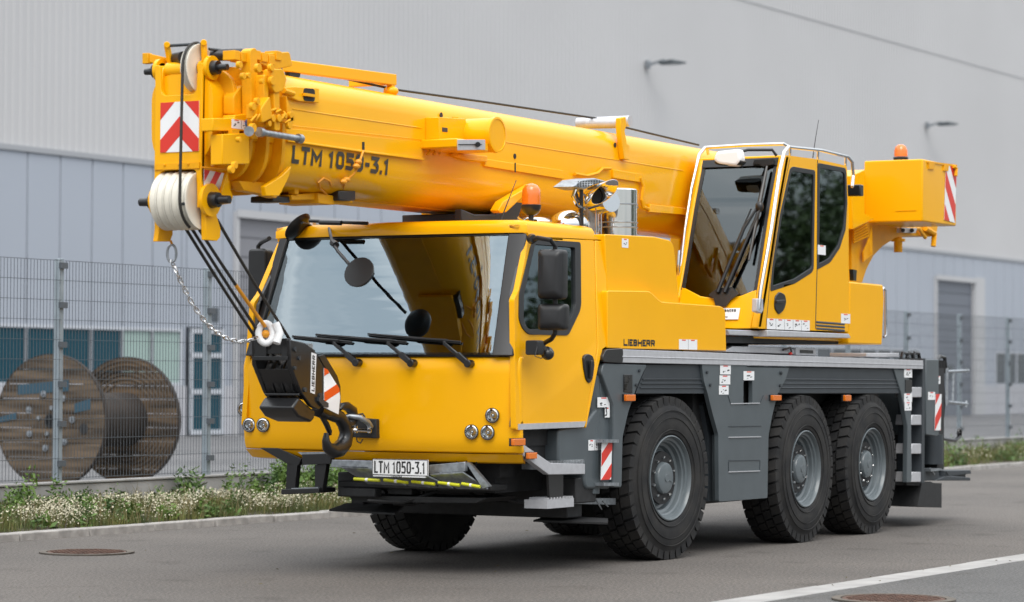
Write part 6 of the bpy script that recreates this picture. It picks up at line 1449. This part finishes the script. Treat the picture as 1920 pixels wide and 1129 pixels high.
def flowers(n, Xr, Yr, seed, size, label, dens):
    q = random.Random(seed); V = []; F_ = []
    for _ in range(n):
        X = q.uniform(*Xr); Y = q.uniform(*Yr)
        if q.random() > dens(X, Y): continue
        c = W(X, Y, vz(X, Y)+q.uniform(.05, .19)); s_ = q.uniform(*size)
        for _2 in range(2):
            nn_ = Vector((q.uniform(-1, 1), q.uniform(-1, 1), q.uniform(.2, 1))).normalized(); a = nn_.orthogonal().normalized(); b = nn_.cross(a); i = len(V)
            V += [tuple(c+a*s_*cos(t)*q.uniform(.7, 1.1)+b*s_*sin(t)*q.uniform(.7, 1.1)) for t in [2*pi*k_/5 for k_ in range(5)]]; F_.append(tuple(range(i, i+5)))
    mb = MB(); mb.v = V; mb.f = F_; mb.mi = [0]*len(F_); o = mb.build('white_flowers', FLW, flat=True); o['kind'] = 'stuff'; o['label'] = label; o['category'] = 'flowers'
fd = lambda X, Y: max(0, min(1, .5+2.4*noise.noise((X*1.1, Y*1.8, 8))))*(1-min(1, abs((Y-5.5)/.6))**3)
flowers(27000, (-3, 10.5), (5.0, 6.0), 4, (.006, .0115), 'small white wild flowers covering the verge beside the kerb', fd)
flowers(3000, (20, 60), (5.0, 6.1), 8, (.012, .02), 'pale wild flowers on the verge behind the rear of the crane', fd)

# ---------------------------------------------------------------- fence on its low wall
FY = 6.38
mb = MB(); x = -6.1
pw = thing('fence_wall', 'low grey concrete wall under the wire mesh fence', 'wall', W(0, FY, 0), TH)
mb = MB(); mb.box(-8, 64, -.06, .06, -.05, .4); mb.build('wall_face', CON, pw, bevel=.01)
mb = MB(); mb.box(-8, 64, -.075, .075, .401, .425); mb.build('coping', CON, pw, bevel=.006)
fence = thing('mesh_fence', 'grey double wire mesh fence with square steel posts between road and factory yard', 'fence', W(0, FY, 0), TH)
post0 = None; wires = None
xs_ = [1.43+2.51*k for k in range(-3, 22)]; xs_ = [x for x in xs_]
PZ0, PZ1 = .43, 2.66
for x in xs_:
    if post0 is None:
        mb = MB(); mb.box(-.035, .035, -.035, .035, .0, PZ1+.01); mb.box(-.038, .038, -.038, .038, PZ1+.011, PZ1+.02)
        post0 = mb.build('post', POS, fence, bevel=.005); c = post0
        mb = MB()
        for k in range(6): mb.box(-.05, .05, -.075, -.036, PZ0+.15+k*.4, PZ0+.21+k*.4)
        cl0 = mb.build('clamp', FEN, post0, split=False); 
        mb = MB()
        for k in range(49): xx = .05+k*(2.41/48); mb.box(xx-.002, xx+.002, -.0545, -.0505, PZ0+.02, PZ1-.005)
        for k in range(12): zz_ = PZ0+.03+k*.2; mb.box(.03, 2.48, -.0615, -.0555, zz_-.0025, zz_+.0025); mb.box(.03, 2.48, -.049, -.044, zz_-.0025, zz_+.0025)
        wires = mb.build('mesh_panel', FEN, fence, flat=True)
        pc = post0; wc = wires
    else:
        pc = post0.copy(); COL.objects.link(pc); pc.parent = fence; cc = cl0.copy(); COL.objects.link(cc); cc.parent = pc
        wc = wires.copy(); COL.objects.link(wc); wc.parent = fence
    pc.location = (x, 0, 0); wc.location = (x, 0, 0)

# ---------------------------------------------------------------- timber cable reel behind the fence
d = ray(94, 913); t = (0-CP.z)/d.z; gp = CP+d*t
A1 = on(97, 790, 'z', 0) if False else None
depth1 = (gp-CP).dot(FW)
def atdepth(px, py, dep): return CP+ray(px, py)*dep
dep1 = depth1; R1 = (913-665)/2/FPX*dep1
C1 = atdepth(94, 789, dep1)
C1.z = R1
hd2 = FW.copy(); hd2.z = 0; hd2.normalize(); rt2 = Vector((hd2.y, -hd2.x, 0))
ang_ = R(27); axr = (hd2*cos(ang_)+rt2*sin(ang_)).normalized()      # reel axis, pointing away
reel = thing('cable_reel', 'large weathered wooden cable reel with blue paint marks standing behind the fence', 'cable reel', (C1.x, C1.y, 0))
def planks(name, base, cols=2.6):
    m_ = bpy.data.materials.new(name); m_.use_nodes = True; N, Lk = nm(m_); b = N['Principled BSDF']; b.inputs['Roughness'].default_value = .9
    c = N.new('ShaderNodeTexCoord'); mp_ = N.new('ShaderNodeMapping'); mp_.inputs['Scale'].default_value = (.6, .6, 7); n = N.new('ShaderNodeTexNoise'); n.inputs['Scale'].default_value = 1.6; n.inputs['Detail'].default_value = 6
    r_ = N.new('ShaderNodeValToRGB'); r_.color_ramp.elements[0].position = .36; r_.color_ramp.elements[1].position = .66; r_.color_ramp.elements[0].color = (*[x*.28 for x in base], 1); r_.color_ramp.elements[1].color = (*[x*1.25 for x in base], 1)
    Lk.new(c.outputs['Object'], mp_.inputs[0]); Lk.new(mp_.outputs[0], n.inputs[0]); Lk.new(n.outputs[0], r_.inputs[0]); Lk.new(r_.outputs[0], b.inputs['Base Color']); return m_
PLK = planks('reel_planks', (.125, .09, .06)); PLK2 = planks('reel_planks_inner', (.11, .07, .038))
C1l = Vector((0, 0, R1)); perp = Vector((0, 0, 1)).cross(axr).normalized(); upv = Vector((0, 0, 1))
def flange(off, th, R_, nm_, m_):
    mb = MB(); nb = 9; q = random.Random(int(off*10)+3)
    for i in range(nb):     # horizontal boards cut to the circle
        z0 = -R_+2*R_*i/nb+.004; z1 = -R_+2*R_*(i+1)/nb-.004; pts = []
        for z in lin(z0, z1, 6): pts.append((sqrt(max(R_*R_-z*z, 1e-4)), z))
        loop = pts+[(-a, b) for a, b in reversed(pts)]; j = q.uniform(-.006, .006)
        o_ = C1l+Vector((0, 0, R_-R1))
        mb.plate(loop, off+j, off+th+j, lambda a, b, d: tuple(o_+perp*a+upv*b+axr*d))
    return mb.build(nm_, m_, reel)
f1 = flange(0, .07, R1, 'flange', PLK); Lr = 1.75; f2 = flange(Lr, .07, R1*.985, 'flange', PLK2)
mb = MB(); mb.lathe([(R1*.42, .07), (R1*.42, Lr)], C1l, axr, 48); mb.build('core', DRM, reel)
mb = MB(); mb.lathe([(R1-.002, -.0), (R1+.012, .0), (R1+.012, .07), (R1-.002, .07)], C1l, axr, 64, cap=False); mb.build('steel_rim', DRM, f1)
mb = MB(); o_ = C1l+Vector((0, 0, -R1*.015)); mb.lathe([(R1*.985-.002, Lr), (R1*.985+.012, Lr), (R1*.985+.012, Lr+.07), (R1*.985, Lr+.07)], o_, axr, 64, cap=False); mb.build('steel_rim', DRM, f2)
mb = MB()
for k in range(6): r_ = R1*(.56+.07*k); mb.lathe([(r_, Lr-.002), (r_, Lr-.012), (r_+.02, Lr-.012), (r_+.02, Lr-.002)], C1l, axr, 56, cap=False)
mb.build('worn_ring', PLK, f2)
mb = MB()
for k in range(7):
    t = 2*pi*k/7+.4; p = C1l+perp*(R1*.42*cos(t))+upv*(R1*.42*sin(t)); mb.cyl(p-axr*.025, p, .045, n=14); mb.cyl(p-axr*.06, p-axr*.02, .02, n=8)
for k in range(4):
    t = 2*pi*k/4+.2; p = C1l+perp*(R1*.2*cos(t))+upv*(R1*.2*sin(t)); mb.cyl(p-axr*.03, p, .03, n=10)
mb.build('bolt', GAL, f1)
mb = MB(); mb.cyl(C1l-axr*.012, C1l+axr*.01, .07, n=20); mb.cyl(C1l-axr*.012+perp*-.8*0, C1l, .09, n=20); p = C1l-perp*(R1*.62)-upv*.1; mb.cyl(p-axr*.008, p, .07, n=16); mb.build('spindle_hole', UND, f1)
mb = MB()
for a0, a1, b0, b1 in ((-.6, .35, .45, .62), (-.95, -.62, .02, .12), (.45, .75, .18, .34)):
    s_ = 1; mb.plate([(-R1*a1, R1*b0), (-R1*a0, R1*(b0-.06)), (-R1*a0, R1*(b1-.08)), (-R1*a1, R1*b1)], -.011, -.007, lambda a, b, d: tuple(C1l+perp*a+upv*b+axr*d))
mb.build('paint_mark', TAP, f1)

# ---------------------------------------------------------------- industrial hall
HYY = 29.41; hall = thing('industrial_hall', 'long pale grey industrial hall with ribbed metal cladding and ribbon windows', 'building', W(0, HYY, 0), TH)
def clad(name, c1, rough=.45, sc_=1.0, amt=.06):
    m_ = mat(name, c1, rough, noise_amt=amt, nscale=.15); return m_
CLU = clad('upper_cladding', (.5, .495, .5)); CLL = clad('lower_cladding', (.36, .39, .445)); CLB = clad('plinth_panels', (.45, .45, .48)); GAT = clad('left_gate_grey', (.22, .22, .24)); DRG = clad('roller_door_grey', (.14, .155, .185)); FRM = mat('white_frames', (.46, .48, .52), .5); CLE = clad('door_surround', (.46, .46, .47))
GLB = mat('ribbon_window_glass', (.005, .05, .075), .25, spec=.3); GLD = mat('dark_window_glass', (.05, .065, .08), .12, spec=.8)
X0, X1 = -20, 240; ZB1 = 6.7; ZTOP = 24.0
# upper wall: corrugated sheet
def corr(name, X0, X1, z0, z1, pitch_, dep, m_, yoff=0, par=None):
    n_ = int((X1-X0)/pitch_); vs_ = []
    for i in range(n_+1):
        x = X0+i*pitch_
        for a, b in ((0, 0), (.42, 0), (.5, -dep), (.92, -dep)): vs_.append((x+a*pitch_, yoff+b, z0))
    k_ = len(vs_); vs_ += [(a, b, z1) for a, b, c in vs_]; fs = [(i, i+1, k_+i+1, k_+i) for i in range(k_-1)]
    mb = MB(); mb.add(vs_, fs); return mb.build(name, m_, par, flat=True)
corr('upper_wall', X0, X1, ZB1, 14.58, .25, .018, CLU, 0, hall); corr('upper_wall', X0, X1, 14.62, ZTOP, .25, .018, CLU, 0, hall)
mb = MB(); mb.box(X0, X1, .05, 12, 0.02, ZTOP-.2); mb.build('core_wall', DRG, hall)
mb = MB(); mb.box(X0, X1, -.03, .04, 14.585, 14.615); mb.build('sheet_joint', mat('joint_grey', (.41, .41, .42), .6), hall)
mb = MB(); mb.box(X0, X1, -.10, .04, ZB1-.13, ZB1-.004); mb.build('drip_flashing', mat('flashing_grey', (.33, .34, .36), .5), hall)
# lower wall: flat panels 2.4 m wide; openings left for doors and windows
LY0 = .0
wins = [(20, 36.3, 1.31, 2.62), (37.3, 43.9, .12, 2.62)]
doors = [(37.2, 43.2, 0.02, 5.55), (83.6, 88.9, 0.02, 5.65)]
wins_r = [(62, 82, 1.31, 2.65), (89.6, 96.5, 1.31, 2.65), (99, 130, 1.31, 2.65)]
openx = [(20.0, 33.9, 1.31, 2.61), (34.1, 35.6, .02, 2.7), (36.05, 44.0, .02, 5.55), (62, 82, 1.31, 2.65), (83.6, 88.0, .02, 5.6), (90.6, 97.0, 1.31, 2.65), (99, 130, 1.31, 2.65)]
mb = MB(); x = X0; gap_ = .03
def segs(x0, x1):
    """vertical solid spans left between openings"""
    cuts = sorted([o_ for o_ in openx if o_[0] < x1-.01 and o_[1] > x0+.01])
    return cuts
bx = sorted(set([X0, X1]+[v_ for o_ in openx for v_ in o_[:2]]))
for a, b in zip(bx, bx[1:]):
    op = [o_ for o_ in openx if o_[0] <= a and o_[1] >= b]; spans = [(0.02, ZB1-.13)]
    if op: o_ = op[0]; spans = [s_ for s_ in ((0.02, o_[2]), (o_[3], ZB1-.13)) if s_[1]-s_[0] > .05]
    nP = max(1, round((b-a)/1.15)); wP = (b-a)/nP
    for i in range(nP):
        for s0, s1 in spans:
            if s0 < 1 and s1 > 3: mb.box(a+i*wP+.02, a+(i+1)*wP-.02, -.05, .045, 1.25, s1)
            elif s0 >= 1: mb.box(a+i*wP+.02, a+(i+1)*wP-.02, -.05, .045, s0, s1)
mb.build('lower_cladding', CLL, hall, bevel=.008)
mb = MB()
for a, b in zip(bx, bx[1:]):
    op = [o_ for o_ in openx if o_[0] <= a and o_[1] >= b]
    if op and op[0][2] < 1: continue
    nP = max(1, round((b-a)/3.4)); wP = (b-a)/nP
    mb = MB()
    for i in range(nP): mb.box(a+i*wP+.015, a+(i+1)*wP-.015, -.09, .045, .02, 1.25)
    mb.build('plinth_panel_run', CLB, hall, bevel=.008, split=False)
def window(x0, x1, z0, z1, n_, nm_='window', gl=GLB, mull=.06):
    mb = MB(); mb.box(x0, x1, -.02, -.01, z0, z1); o = mb.build(nm_, gl, hall)
    mb = MB()
    for i in range(n_+1):
        xx = x0+(x1-x0)*i/n_; mb.box(xx-mull, xx+mull, -.07, -.025, z0, z1)
    mb.box(x0, x1, -.072, -.026, z0-.05, z0+.03); mb.box(x0, x1, -.072, -.026, z1-.03, z1+.05); mb.build('window_frame', FRM, o)
BLI = mat('window_blinds', (.3, .4, .37), .5)
for i in range(12): window(20.0+i*1.158, 20.0+(i+1)*1.158, 1.31, 2.61, 1, gl=BLI if i in (10, 11) else GLB, mull=.035)
window(62, 82, 1.31, 2.65, 14, gl=GLD, mull=.05); window(90.6, 97, 1.31, 2.65, 5, gl=GLD); window(99, 130, 1.31, 2.65, 14, gl=GLD)
# roller gates
def gate(x0, x1, z1, jamb=False, m_=DRG):
    mb = MB(); nL = int(z1/.5)
    for i in range(nL): mb.box(x0, x1, -.0, .02, .03+i*z1/nL, .03+(i+1)*z1/nL-.025)
    g_ = mb.build('sectional_gate', m_, hall)
    mb = MB(); mb.box(x0-.12, x0, -.16, .045, .02, z1+.15); mb.box(x1, x1+.12, -.16, .045, .02, z1+.15); mb.box(x0-.12, x1+.12, -.2, -.161, z1, z1+.2); mb.build('gate_frame', CLE, g_)
    if jamb: mb = MB(); mb.box(x1-.7, x1, -.03, -.004, .03, z1); mb.build('gate_side_panel', CLE, g_)
    return g_
gate(36.15, 43.9, 5.5, m_=GAT); gg = gate(83.7, 87.9, 5.5)
mb = MB(); mb.box(88.1, 89.1, -.14, -.052, .03, 5.75); mb.build('door_surround', CLE, gg)
mb = MB(); mb.box(84.6, 85.8, -.02, -.004, 1.5, 2.1); mb.build('gate_window', GLD, gg)
# glazed entrance next to the ribbon windows
def entr(x0, x1):
    o = None
    mb = MB(); mb.box(x0, x1, -.12, -.10, .1, 2.6); o = mb.build('entrance_door', GLB, hall)
    mb = MB()
    for xx in (x0, (x0+x1)/2-.05, x1-.1): mb.box(xx, xx+.1, -.16, -.125, .05, 2.65)
    for zz_ in (.05, 1.05, 1.95, 2.55): mb.box(x0, x1, -.162, -.124, zz_, zz_+.12)
    mb.build('door_frame', FRM, o)
entr(34.15, 35.55)
mb = MB(); mb.box(34.95, 35.15, -.075, -.051, 2.85, 3.2); mb.box(35.2, 35.4, -.075, -.051, 2.85, 3.2); 
o = mb.build('small_window', GLD, hall)
# lamps on the wall
for X, lab in ((58.56, 'dark slanted lamp high on the hall wall above the middle of the crane boom'), (82.77, 'dark slanted lamp high on the hall wall above the rear winch housing')):
    l = thing('wall_lamp', lab, 'wall lamp', W(X, HYY-.05, 11.6), TH, 'lamps high on the hall wall')
    mb = MB(); mb.box(-.12, .1, -.1, .0, -.1, .15); mb.beam((-.1, -.1, 0), (-.1, -.7, .12), .08, .08); mb.build('bracket', GAL, l)
    mb = MB(); mb.hexa([(-.15, -.5, -.02), (.8, -.8, .06), (.8, -1.05, .09), (-.15, -1.0, .02)], [(-.15, -.5, .1), (.8, -.8, .12), (.8, -1.05, .14), (-.15, -1.0, .14)]); hd = mb.build('lamp_head', GRY, l, bevel=.03)
    mb = MB(); mb.hexa([(-.08, -.58, -.04), (.7, -.8, .035), (.7, -1.0, .06), (-.08, -.94, .0)], [(-.08, -.58, -.0), (.7, -.8, .06), (.7, -1.0, .08), (-.08, -.94, .03)]); mb.build('lamp_glass', GAL, hd)

# ---------------------------------------------------------------- trees across the road, behind and beside the photographer: they darken the crane's side reflections
TRK = mat('tree_bark', (.09, .07, .05), .9, noise_amt=.4, nscale=4, bump=.4, bscale=8); LEA = leafmat('tree_leaves', (.07, .11, .03), (.025, .05, .012))
leafme = None
def tree_mesh(seed, h, r_):
    q = random.Random(seed); mb = MB(); mb.tube([(0, 0, 0), (.1, 0, h*.3), (0, .1, h*.62), (.05, 0, h*.9)], [.24, .18, .11, .03], 8); cl_ = []
    for k in range(9):
        a = q.uniform(0, 6.28); z0 = h*q.uniform(.25, .6); e_ = Vector((r_*.8*cos(a), r_*.8*sin(a), z0+h*q.uniform(.1, .3))); mb.tube([(0, 0, z0), tuple(e_*.5+Vector((0, 0, z0*.5))), tuple(e_)], [.09, .06, .02], 6); cl_.append(e_)
    L_ = MB(); cl_ += [Vector((q.gauss(0, r_*.45), q.gauss(0, r_*.45), h*q.uniform(.32, .98))) for _ in range(42)]
    V = []; F_ = []
    for c in cl_:
        rc_ = r_*q.uniform(.18, .34)
        for _ in range(75):
            d = Vector((q.gauss(0, 1), q.gauss(0, 1), q.gauss(0, .8)))*rc_*.6; u_ = Vector((q.uniform(-1, 1), q.uniform(-1, 1), q.uniform(-1, 1))).normalized(); v_ = u_.orthogonal().normalized(); s_ = q.uniform(.08, .18); i = len(V)
            V += [tuple(c+d-u_*s_), tuple(c+d+v_*s_*.6), tuple(c+d+u_*s_), tuple(c+d-v_*s_*.6)]; F_.append((i, i+1, i+2, i+3))
    L_.v = V; L_.f = F_; L_.mi = [0]*len(F_); return mb, L_
tp2 = []
spots = [(14, -24), (20, -25.5), (26, -24), (32, -25.5), (49, -24.5), (53.5, -26), (57, -24.5), (61, -26), (70, -25), (80, -27)]
labs = ['nearest leafy tree of the row beyond the road', 'second leafy tree of the row beyond the road', 'third leafy tree of the row beyond the road', 'fourth leafy tree of the row beyond the road', 'fifth leafy tree of the row beyond the road', 'sixth leafy tree of the row beyond the road', 'seventh leafy tree of the row beyond the road', 'eighth leafy tree of the row beyond the road', 'ninth leafy tree of the row beyond the road', 'farthest leafy tree of the row beyond the road']
for i, (X, Y) in enumerate(spots):
    t = thing('leafy_tree', labs[i], 'tree', W(X, Y, -.02), rs.uniform(0, 6), 'trees beyond the road')
    if i < 2: a, b = tree_mesh(40+i, 9.5, 3.4); a = a.build('trunk', TRK, t, split=False); b = b.build('crown', LEA, t, flat=True); tp2.append((a, b))
    else:
        for k in tp2[i % 2]: n_ = k.copy(); COL.objects.link(n_); n_.parent = t
    t.scale = (1, 1, rs.uniform(.85, 1.2))
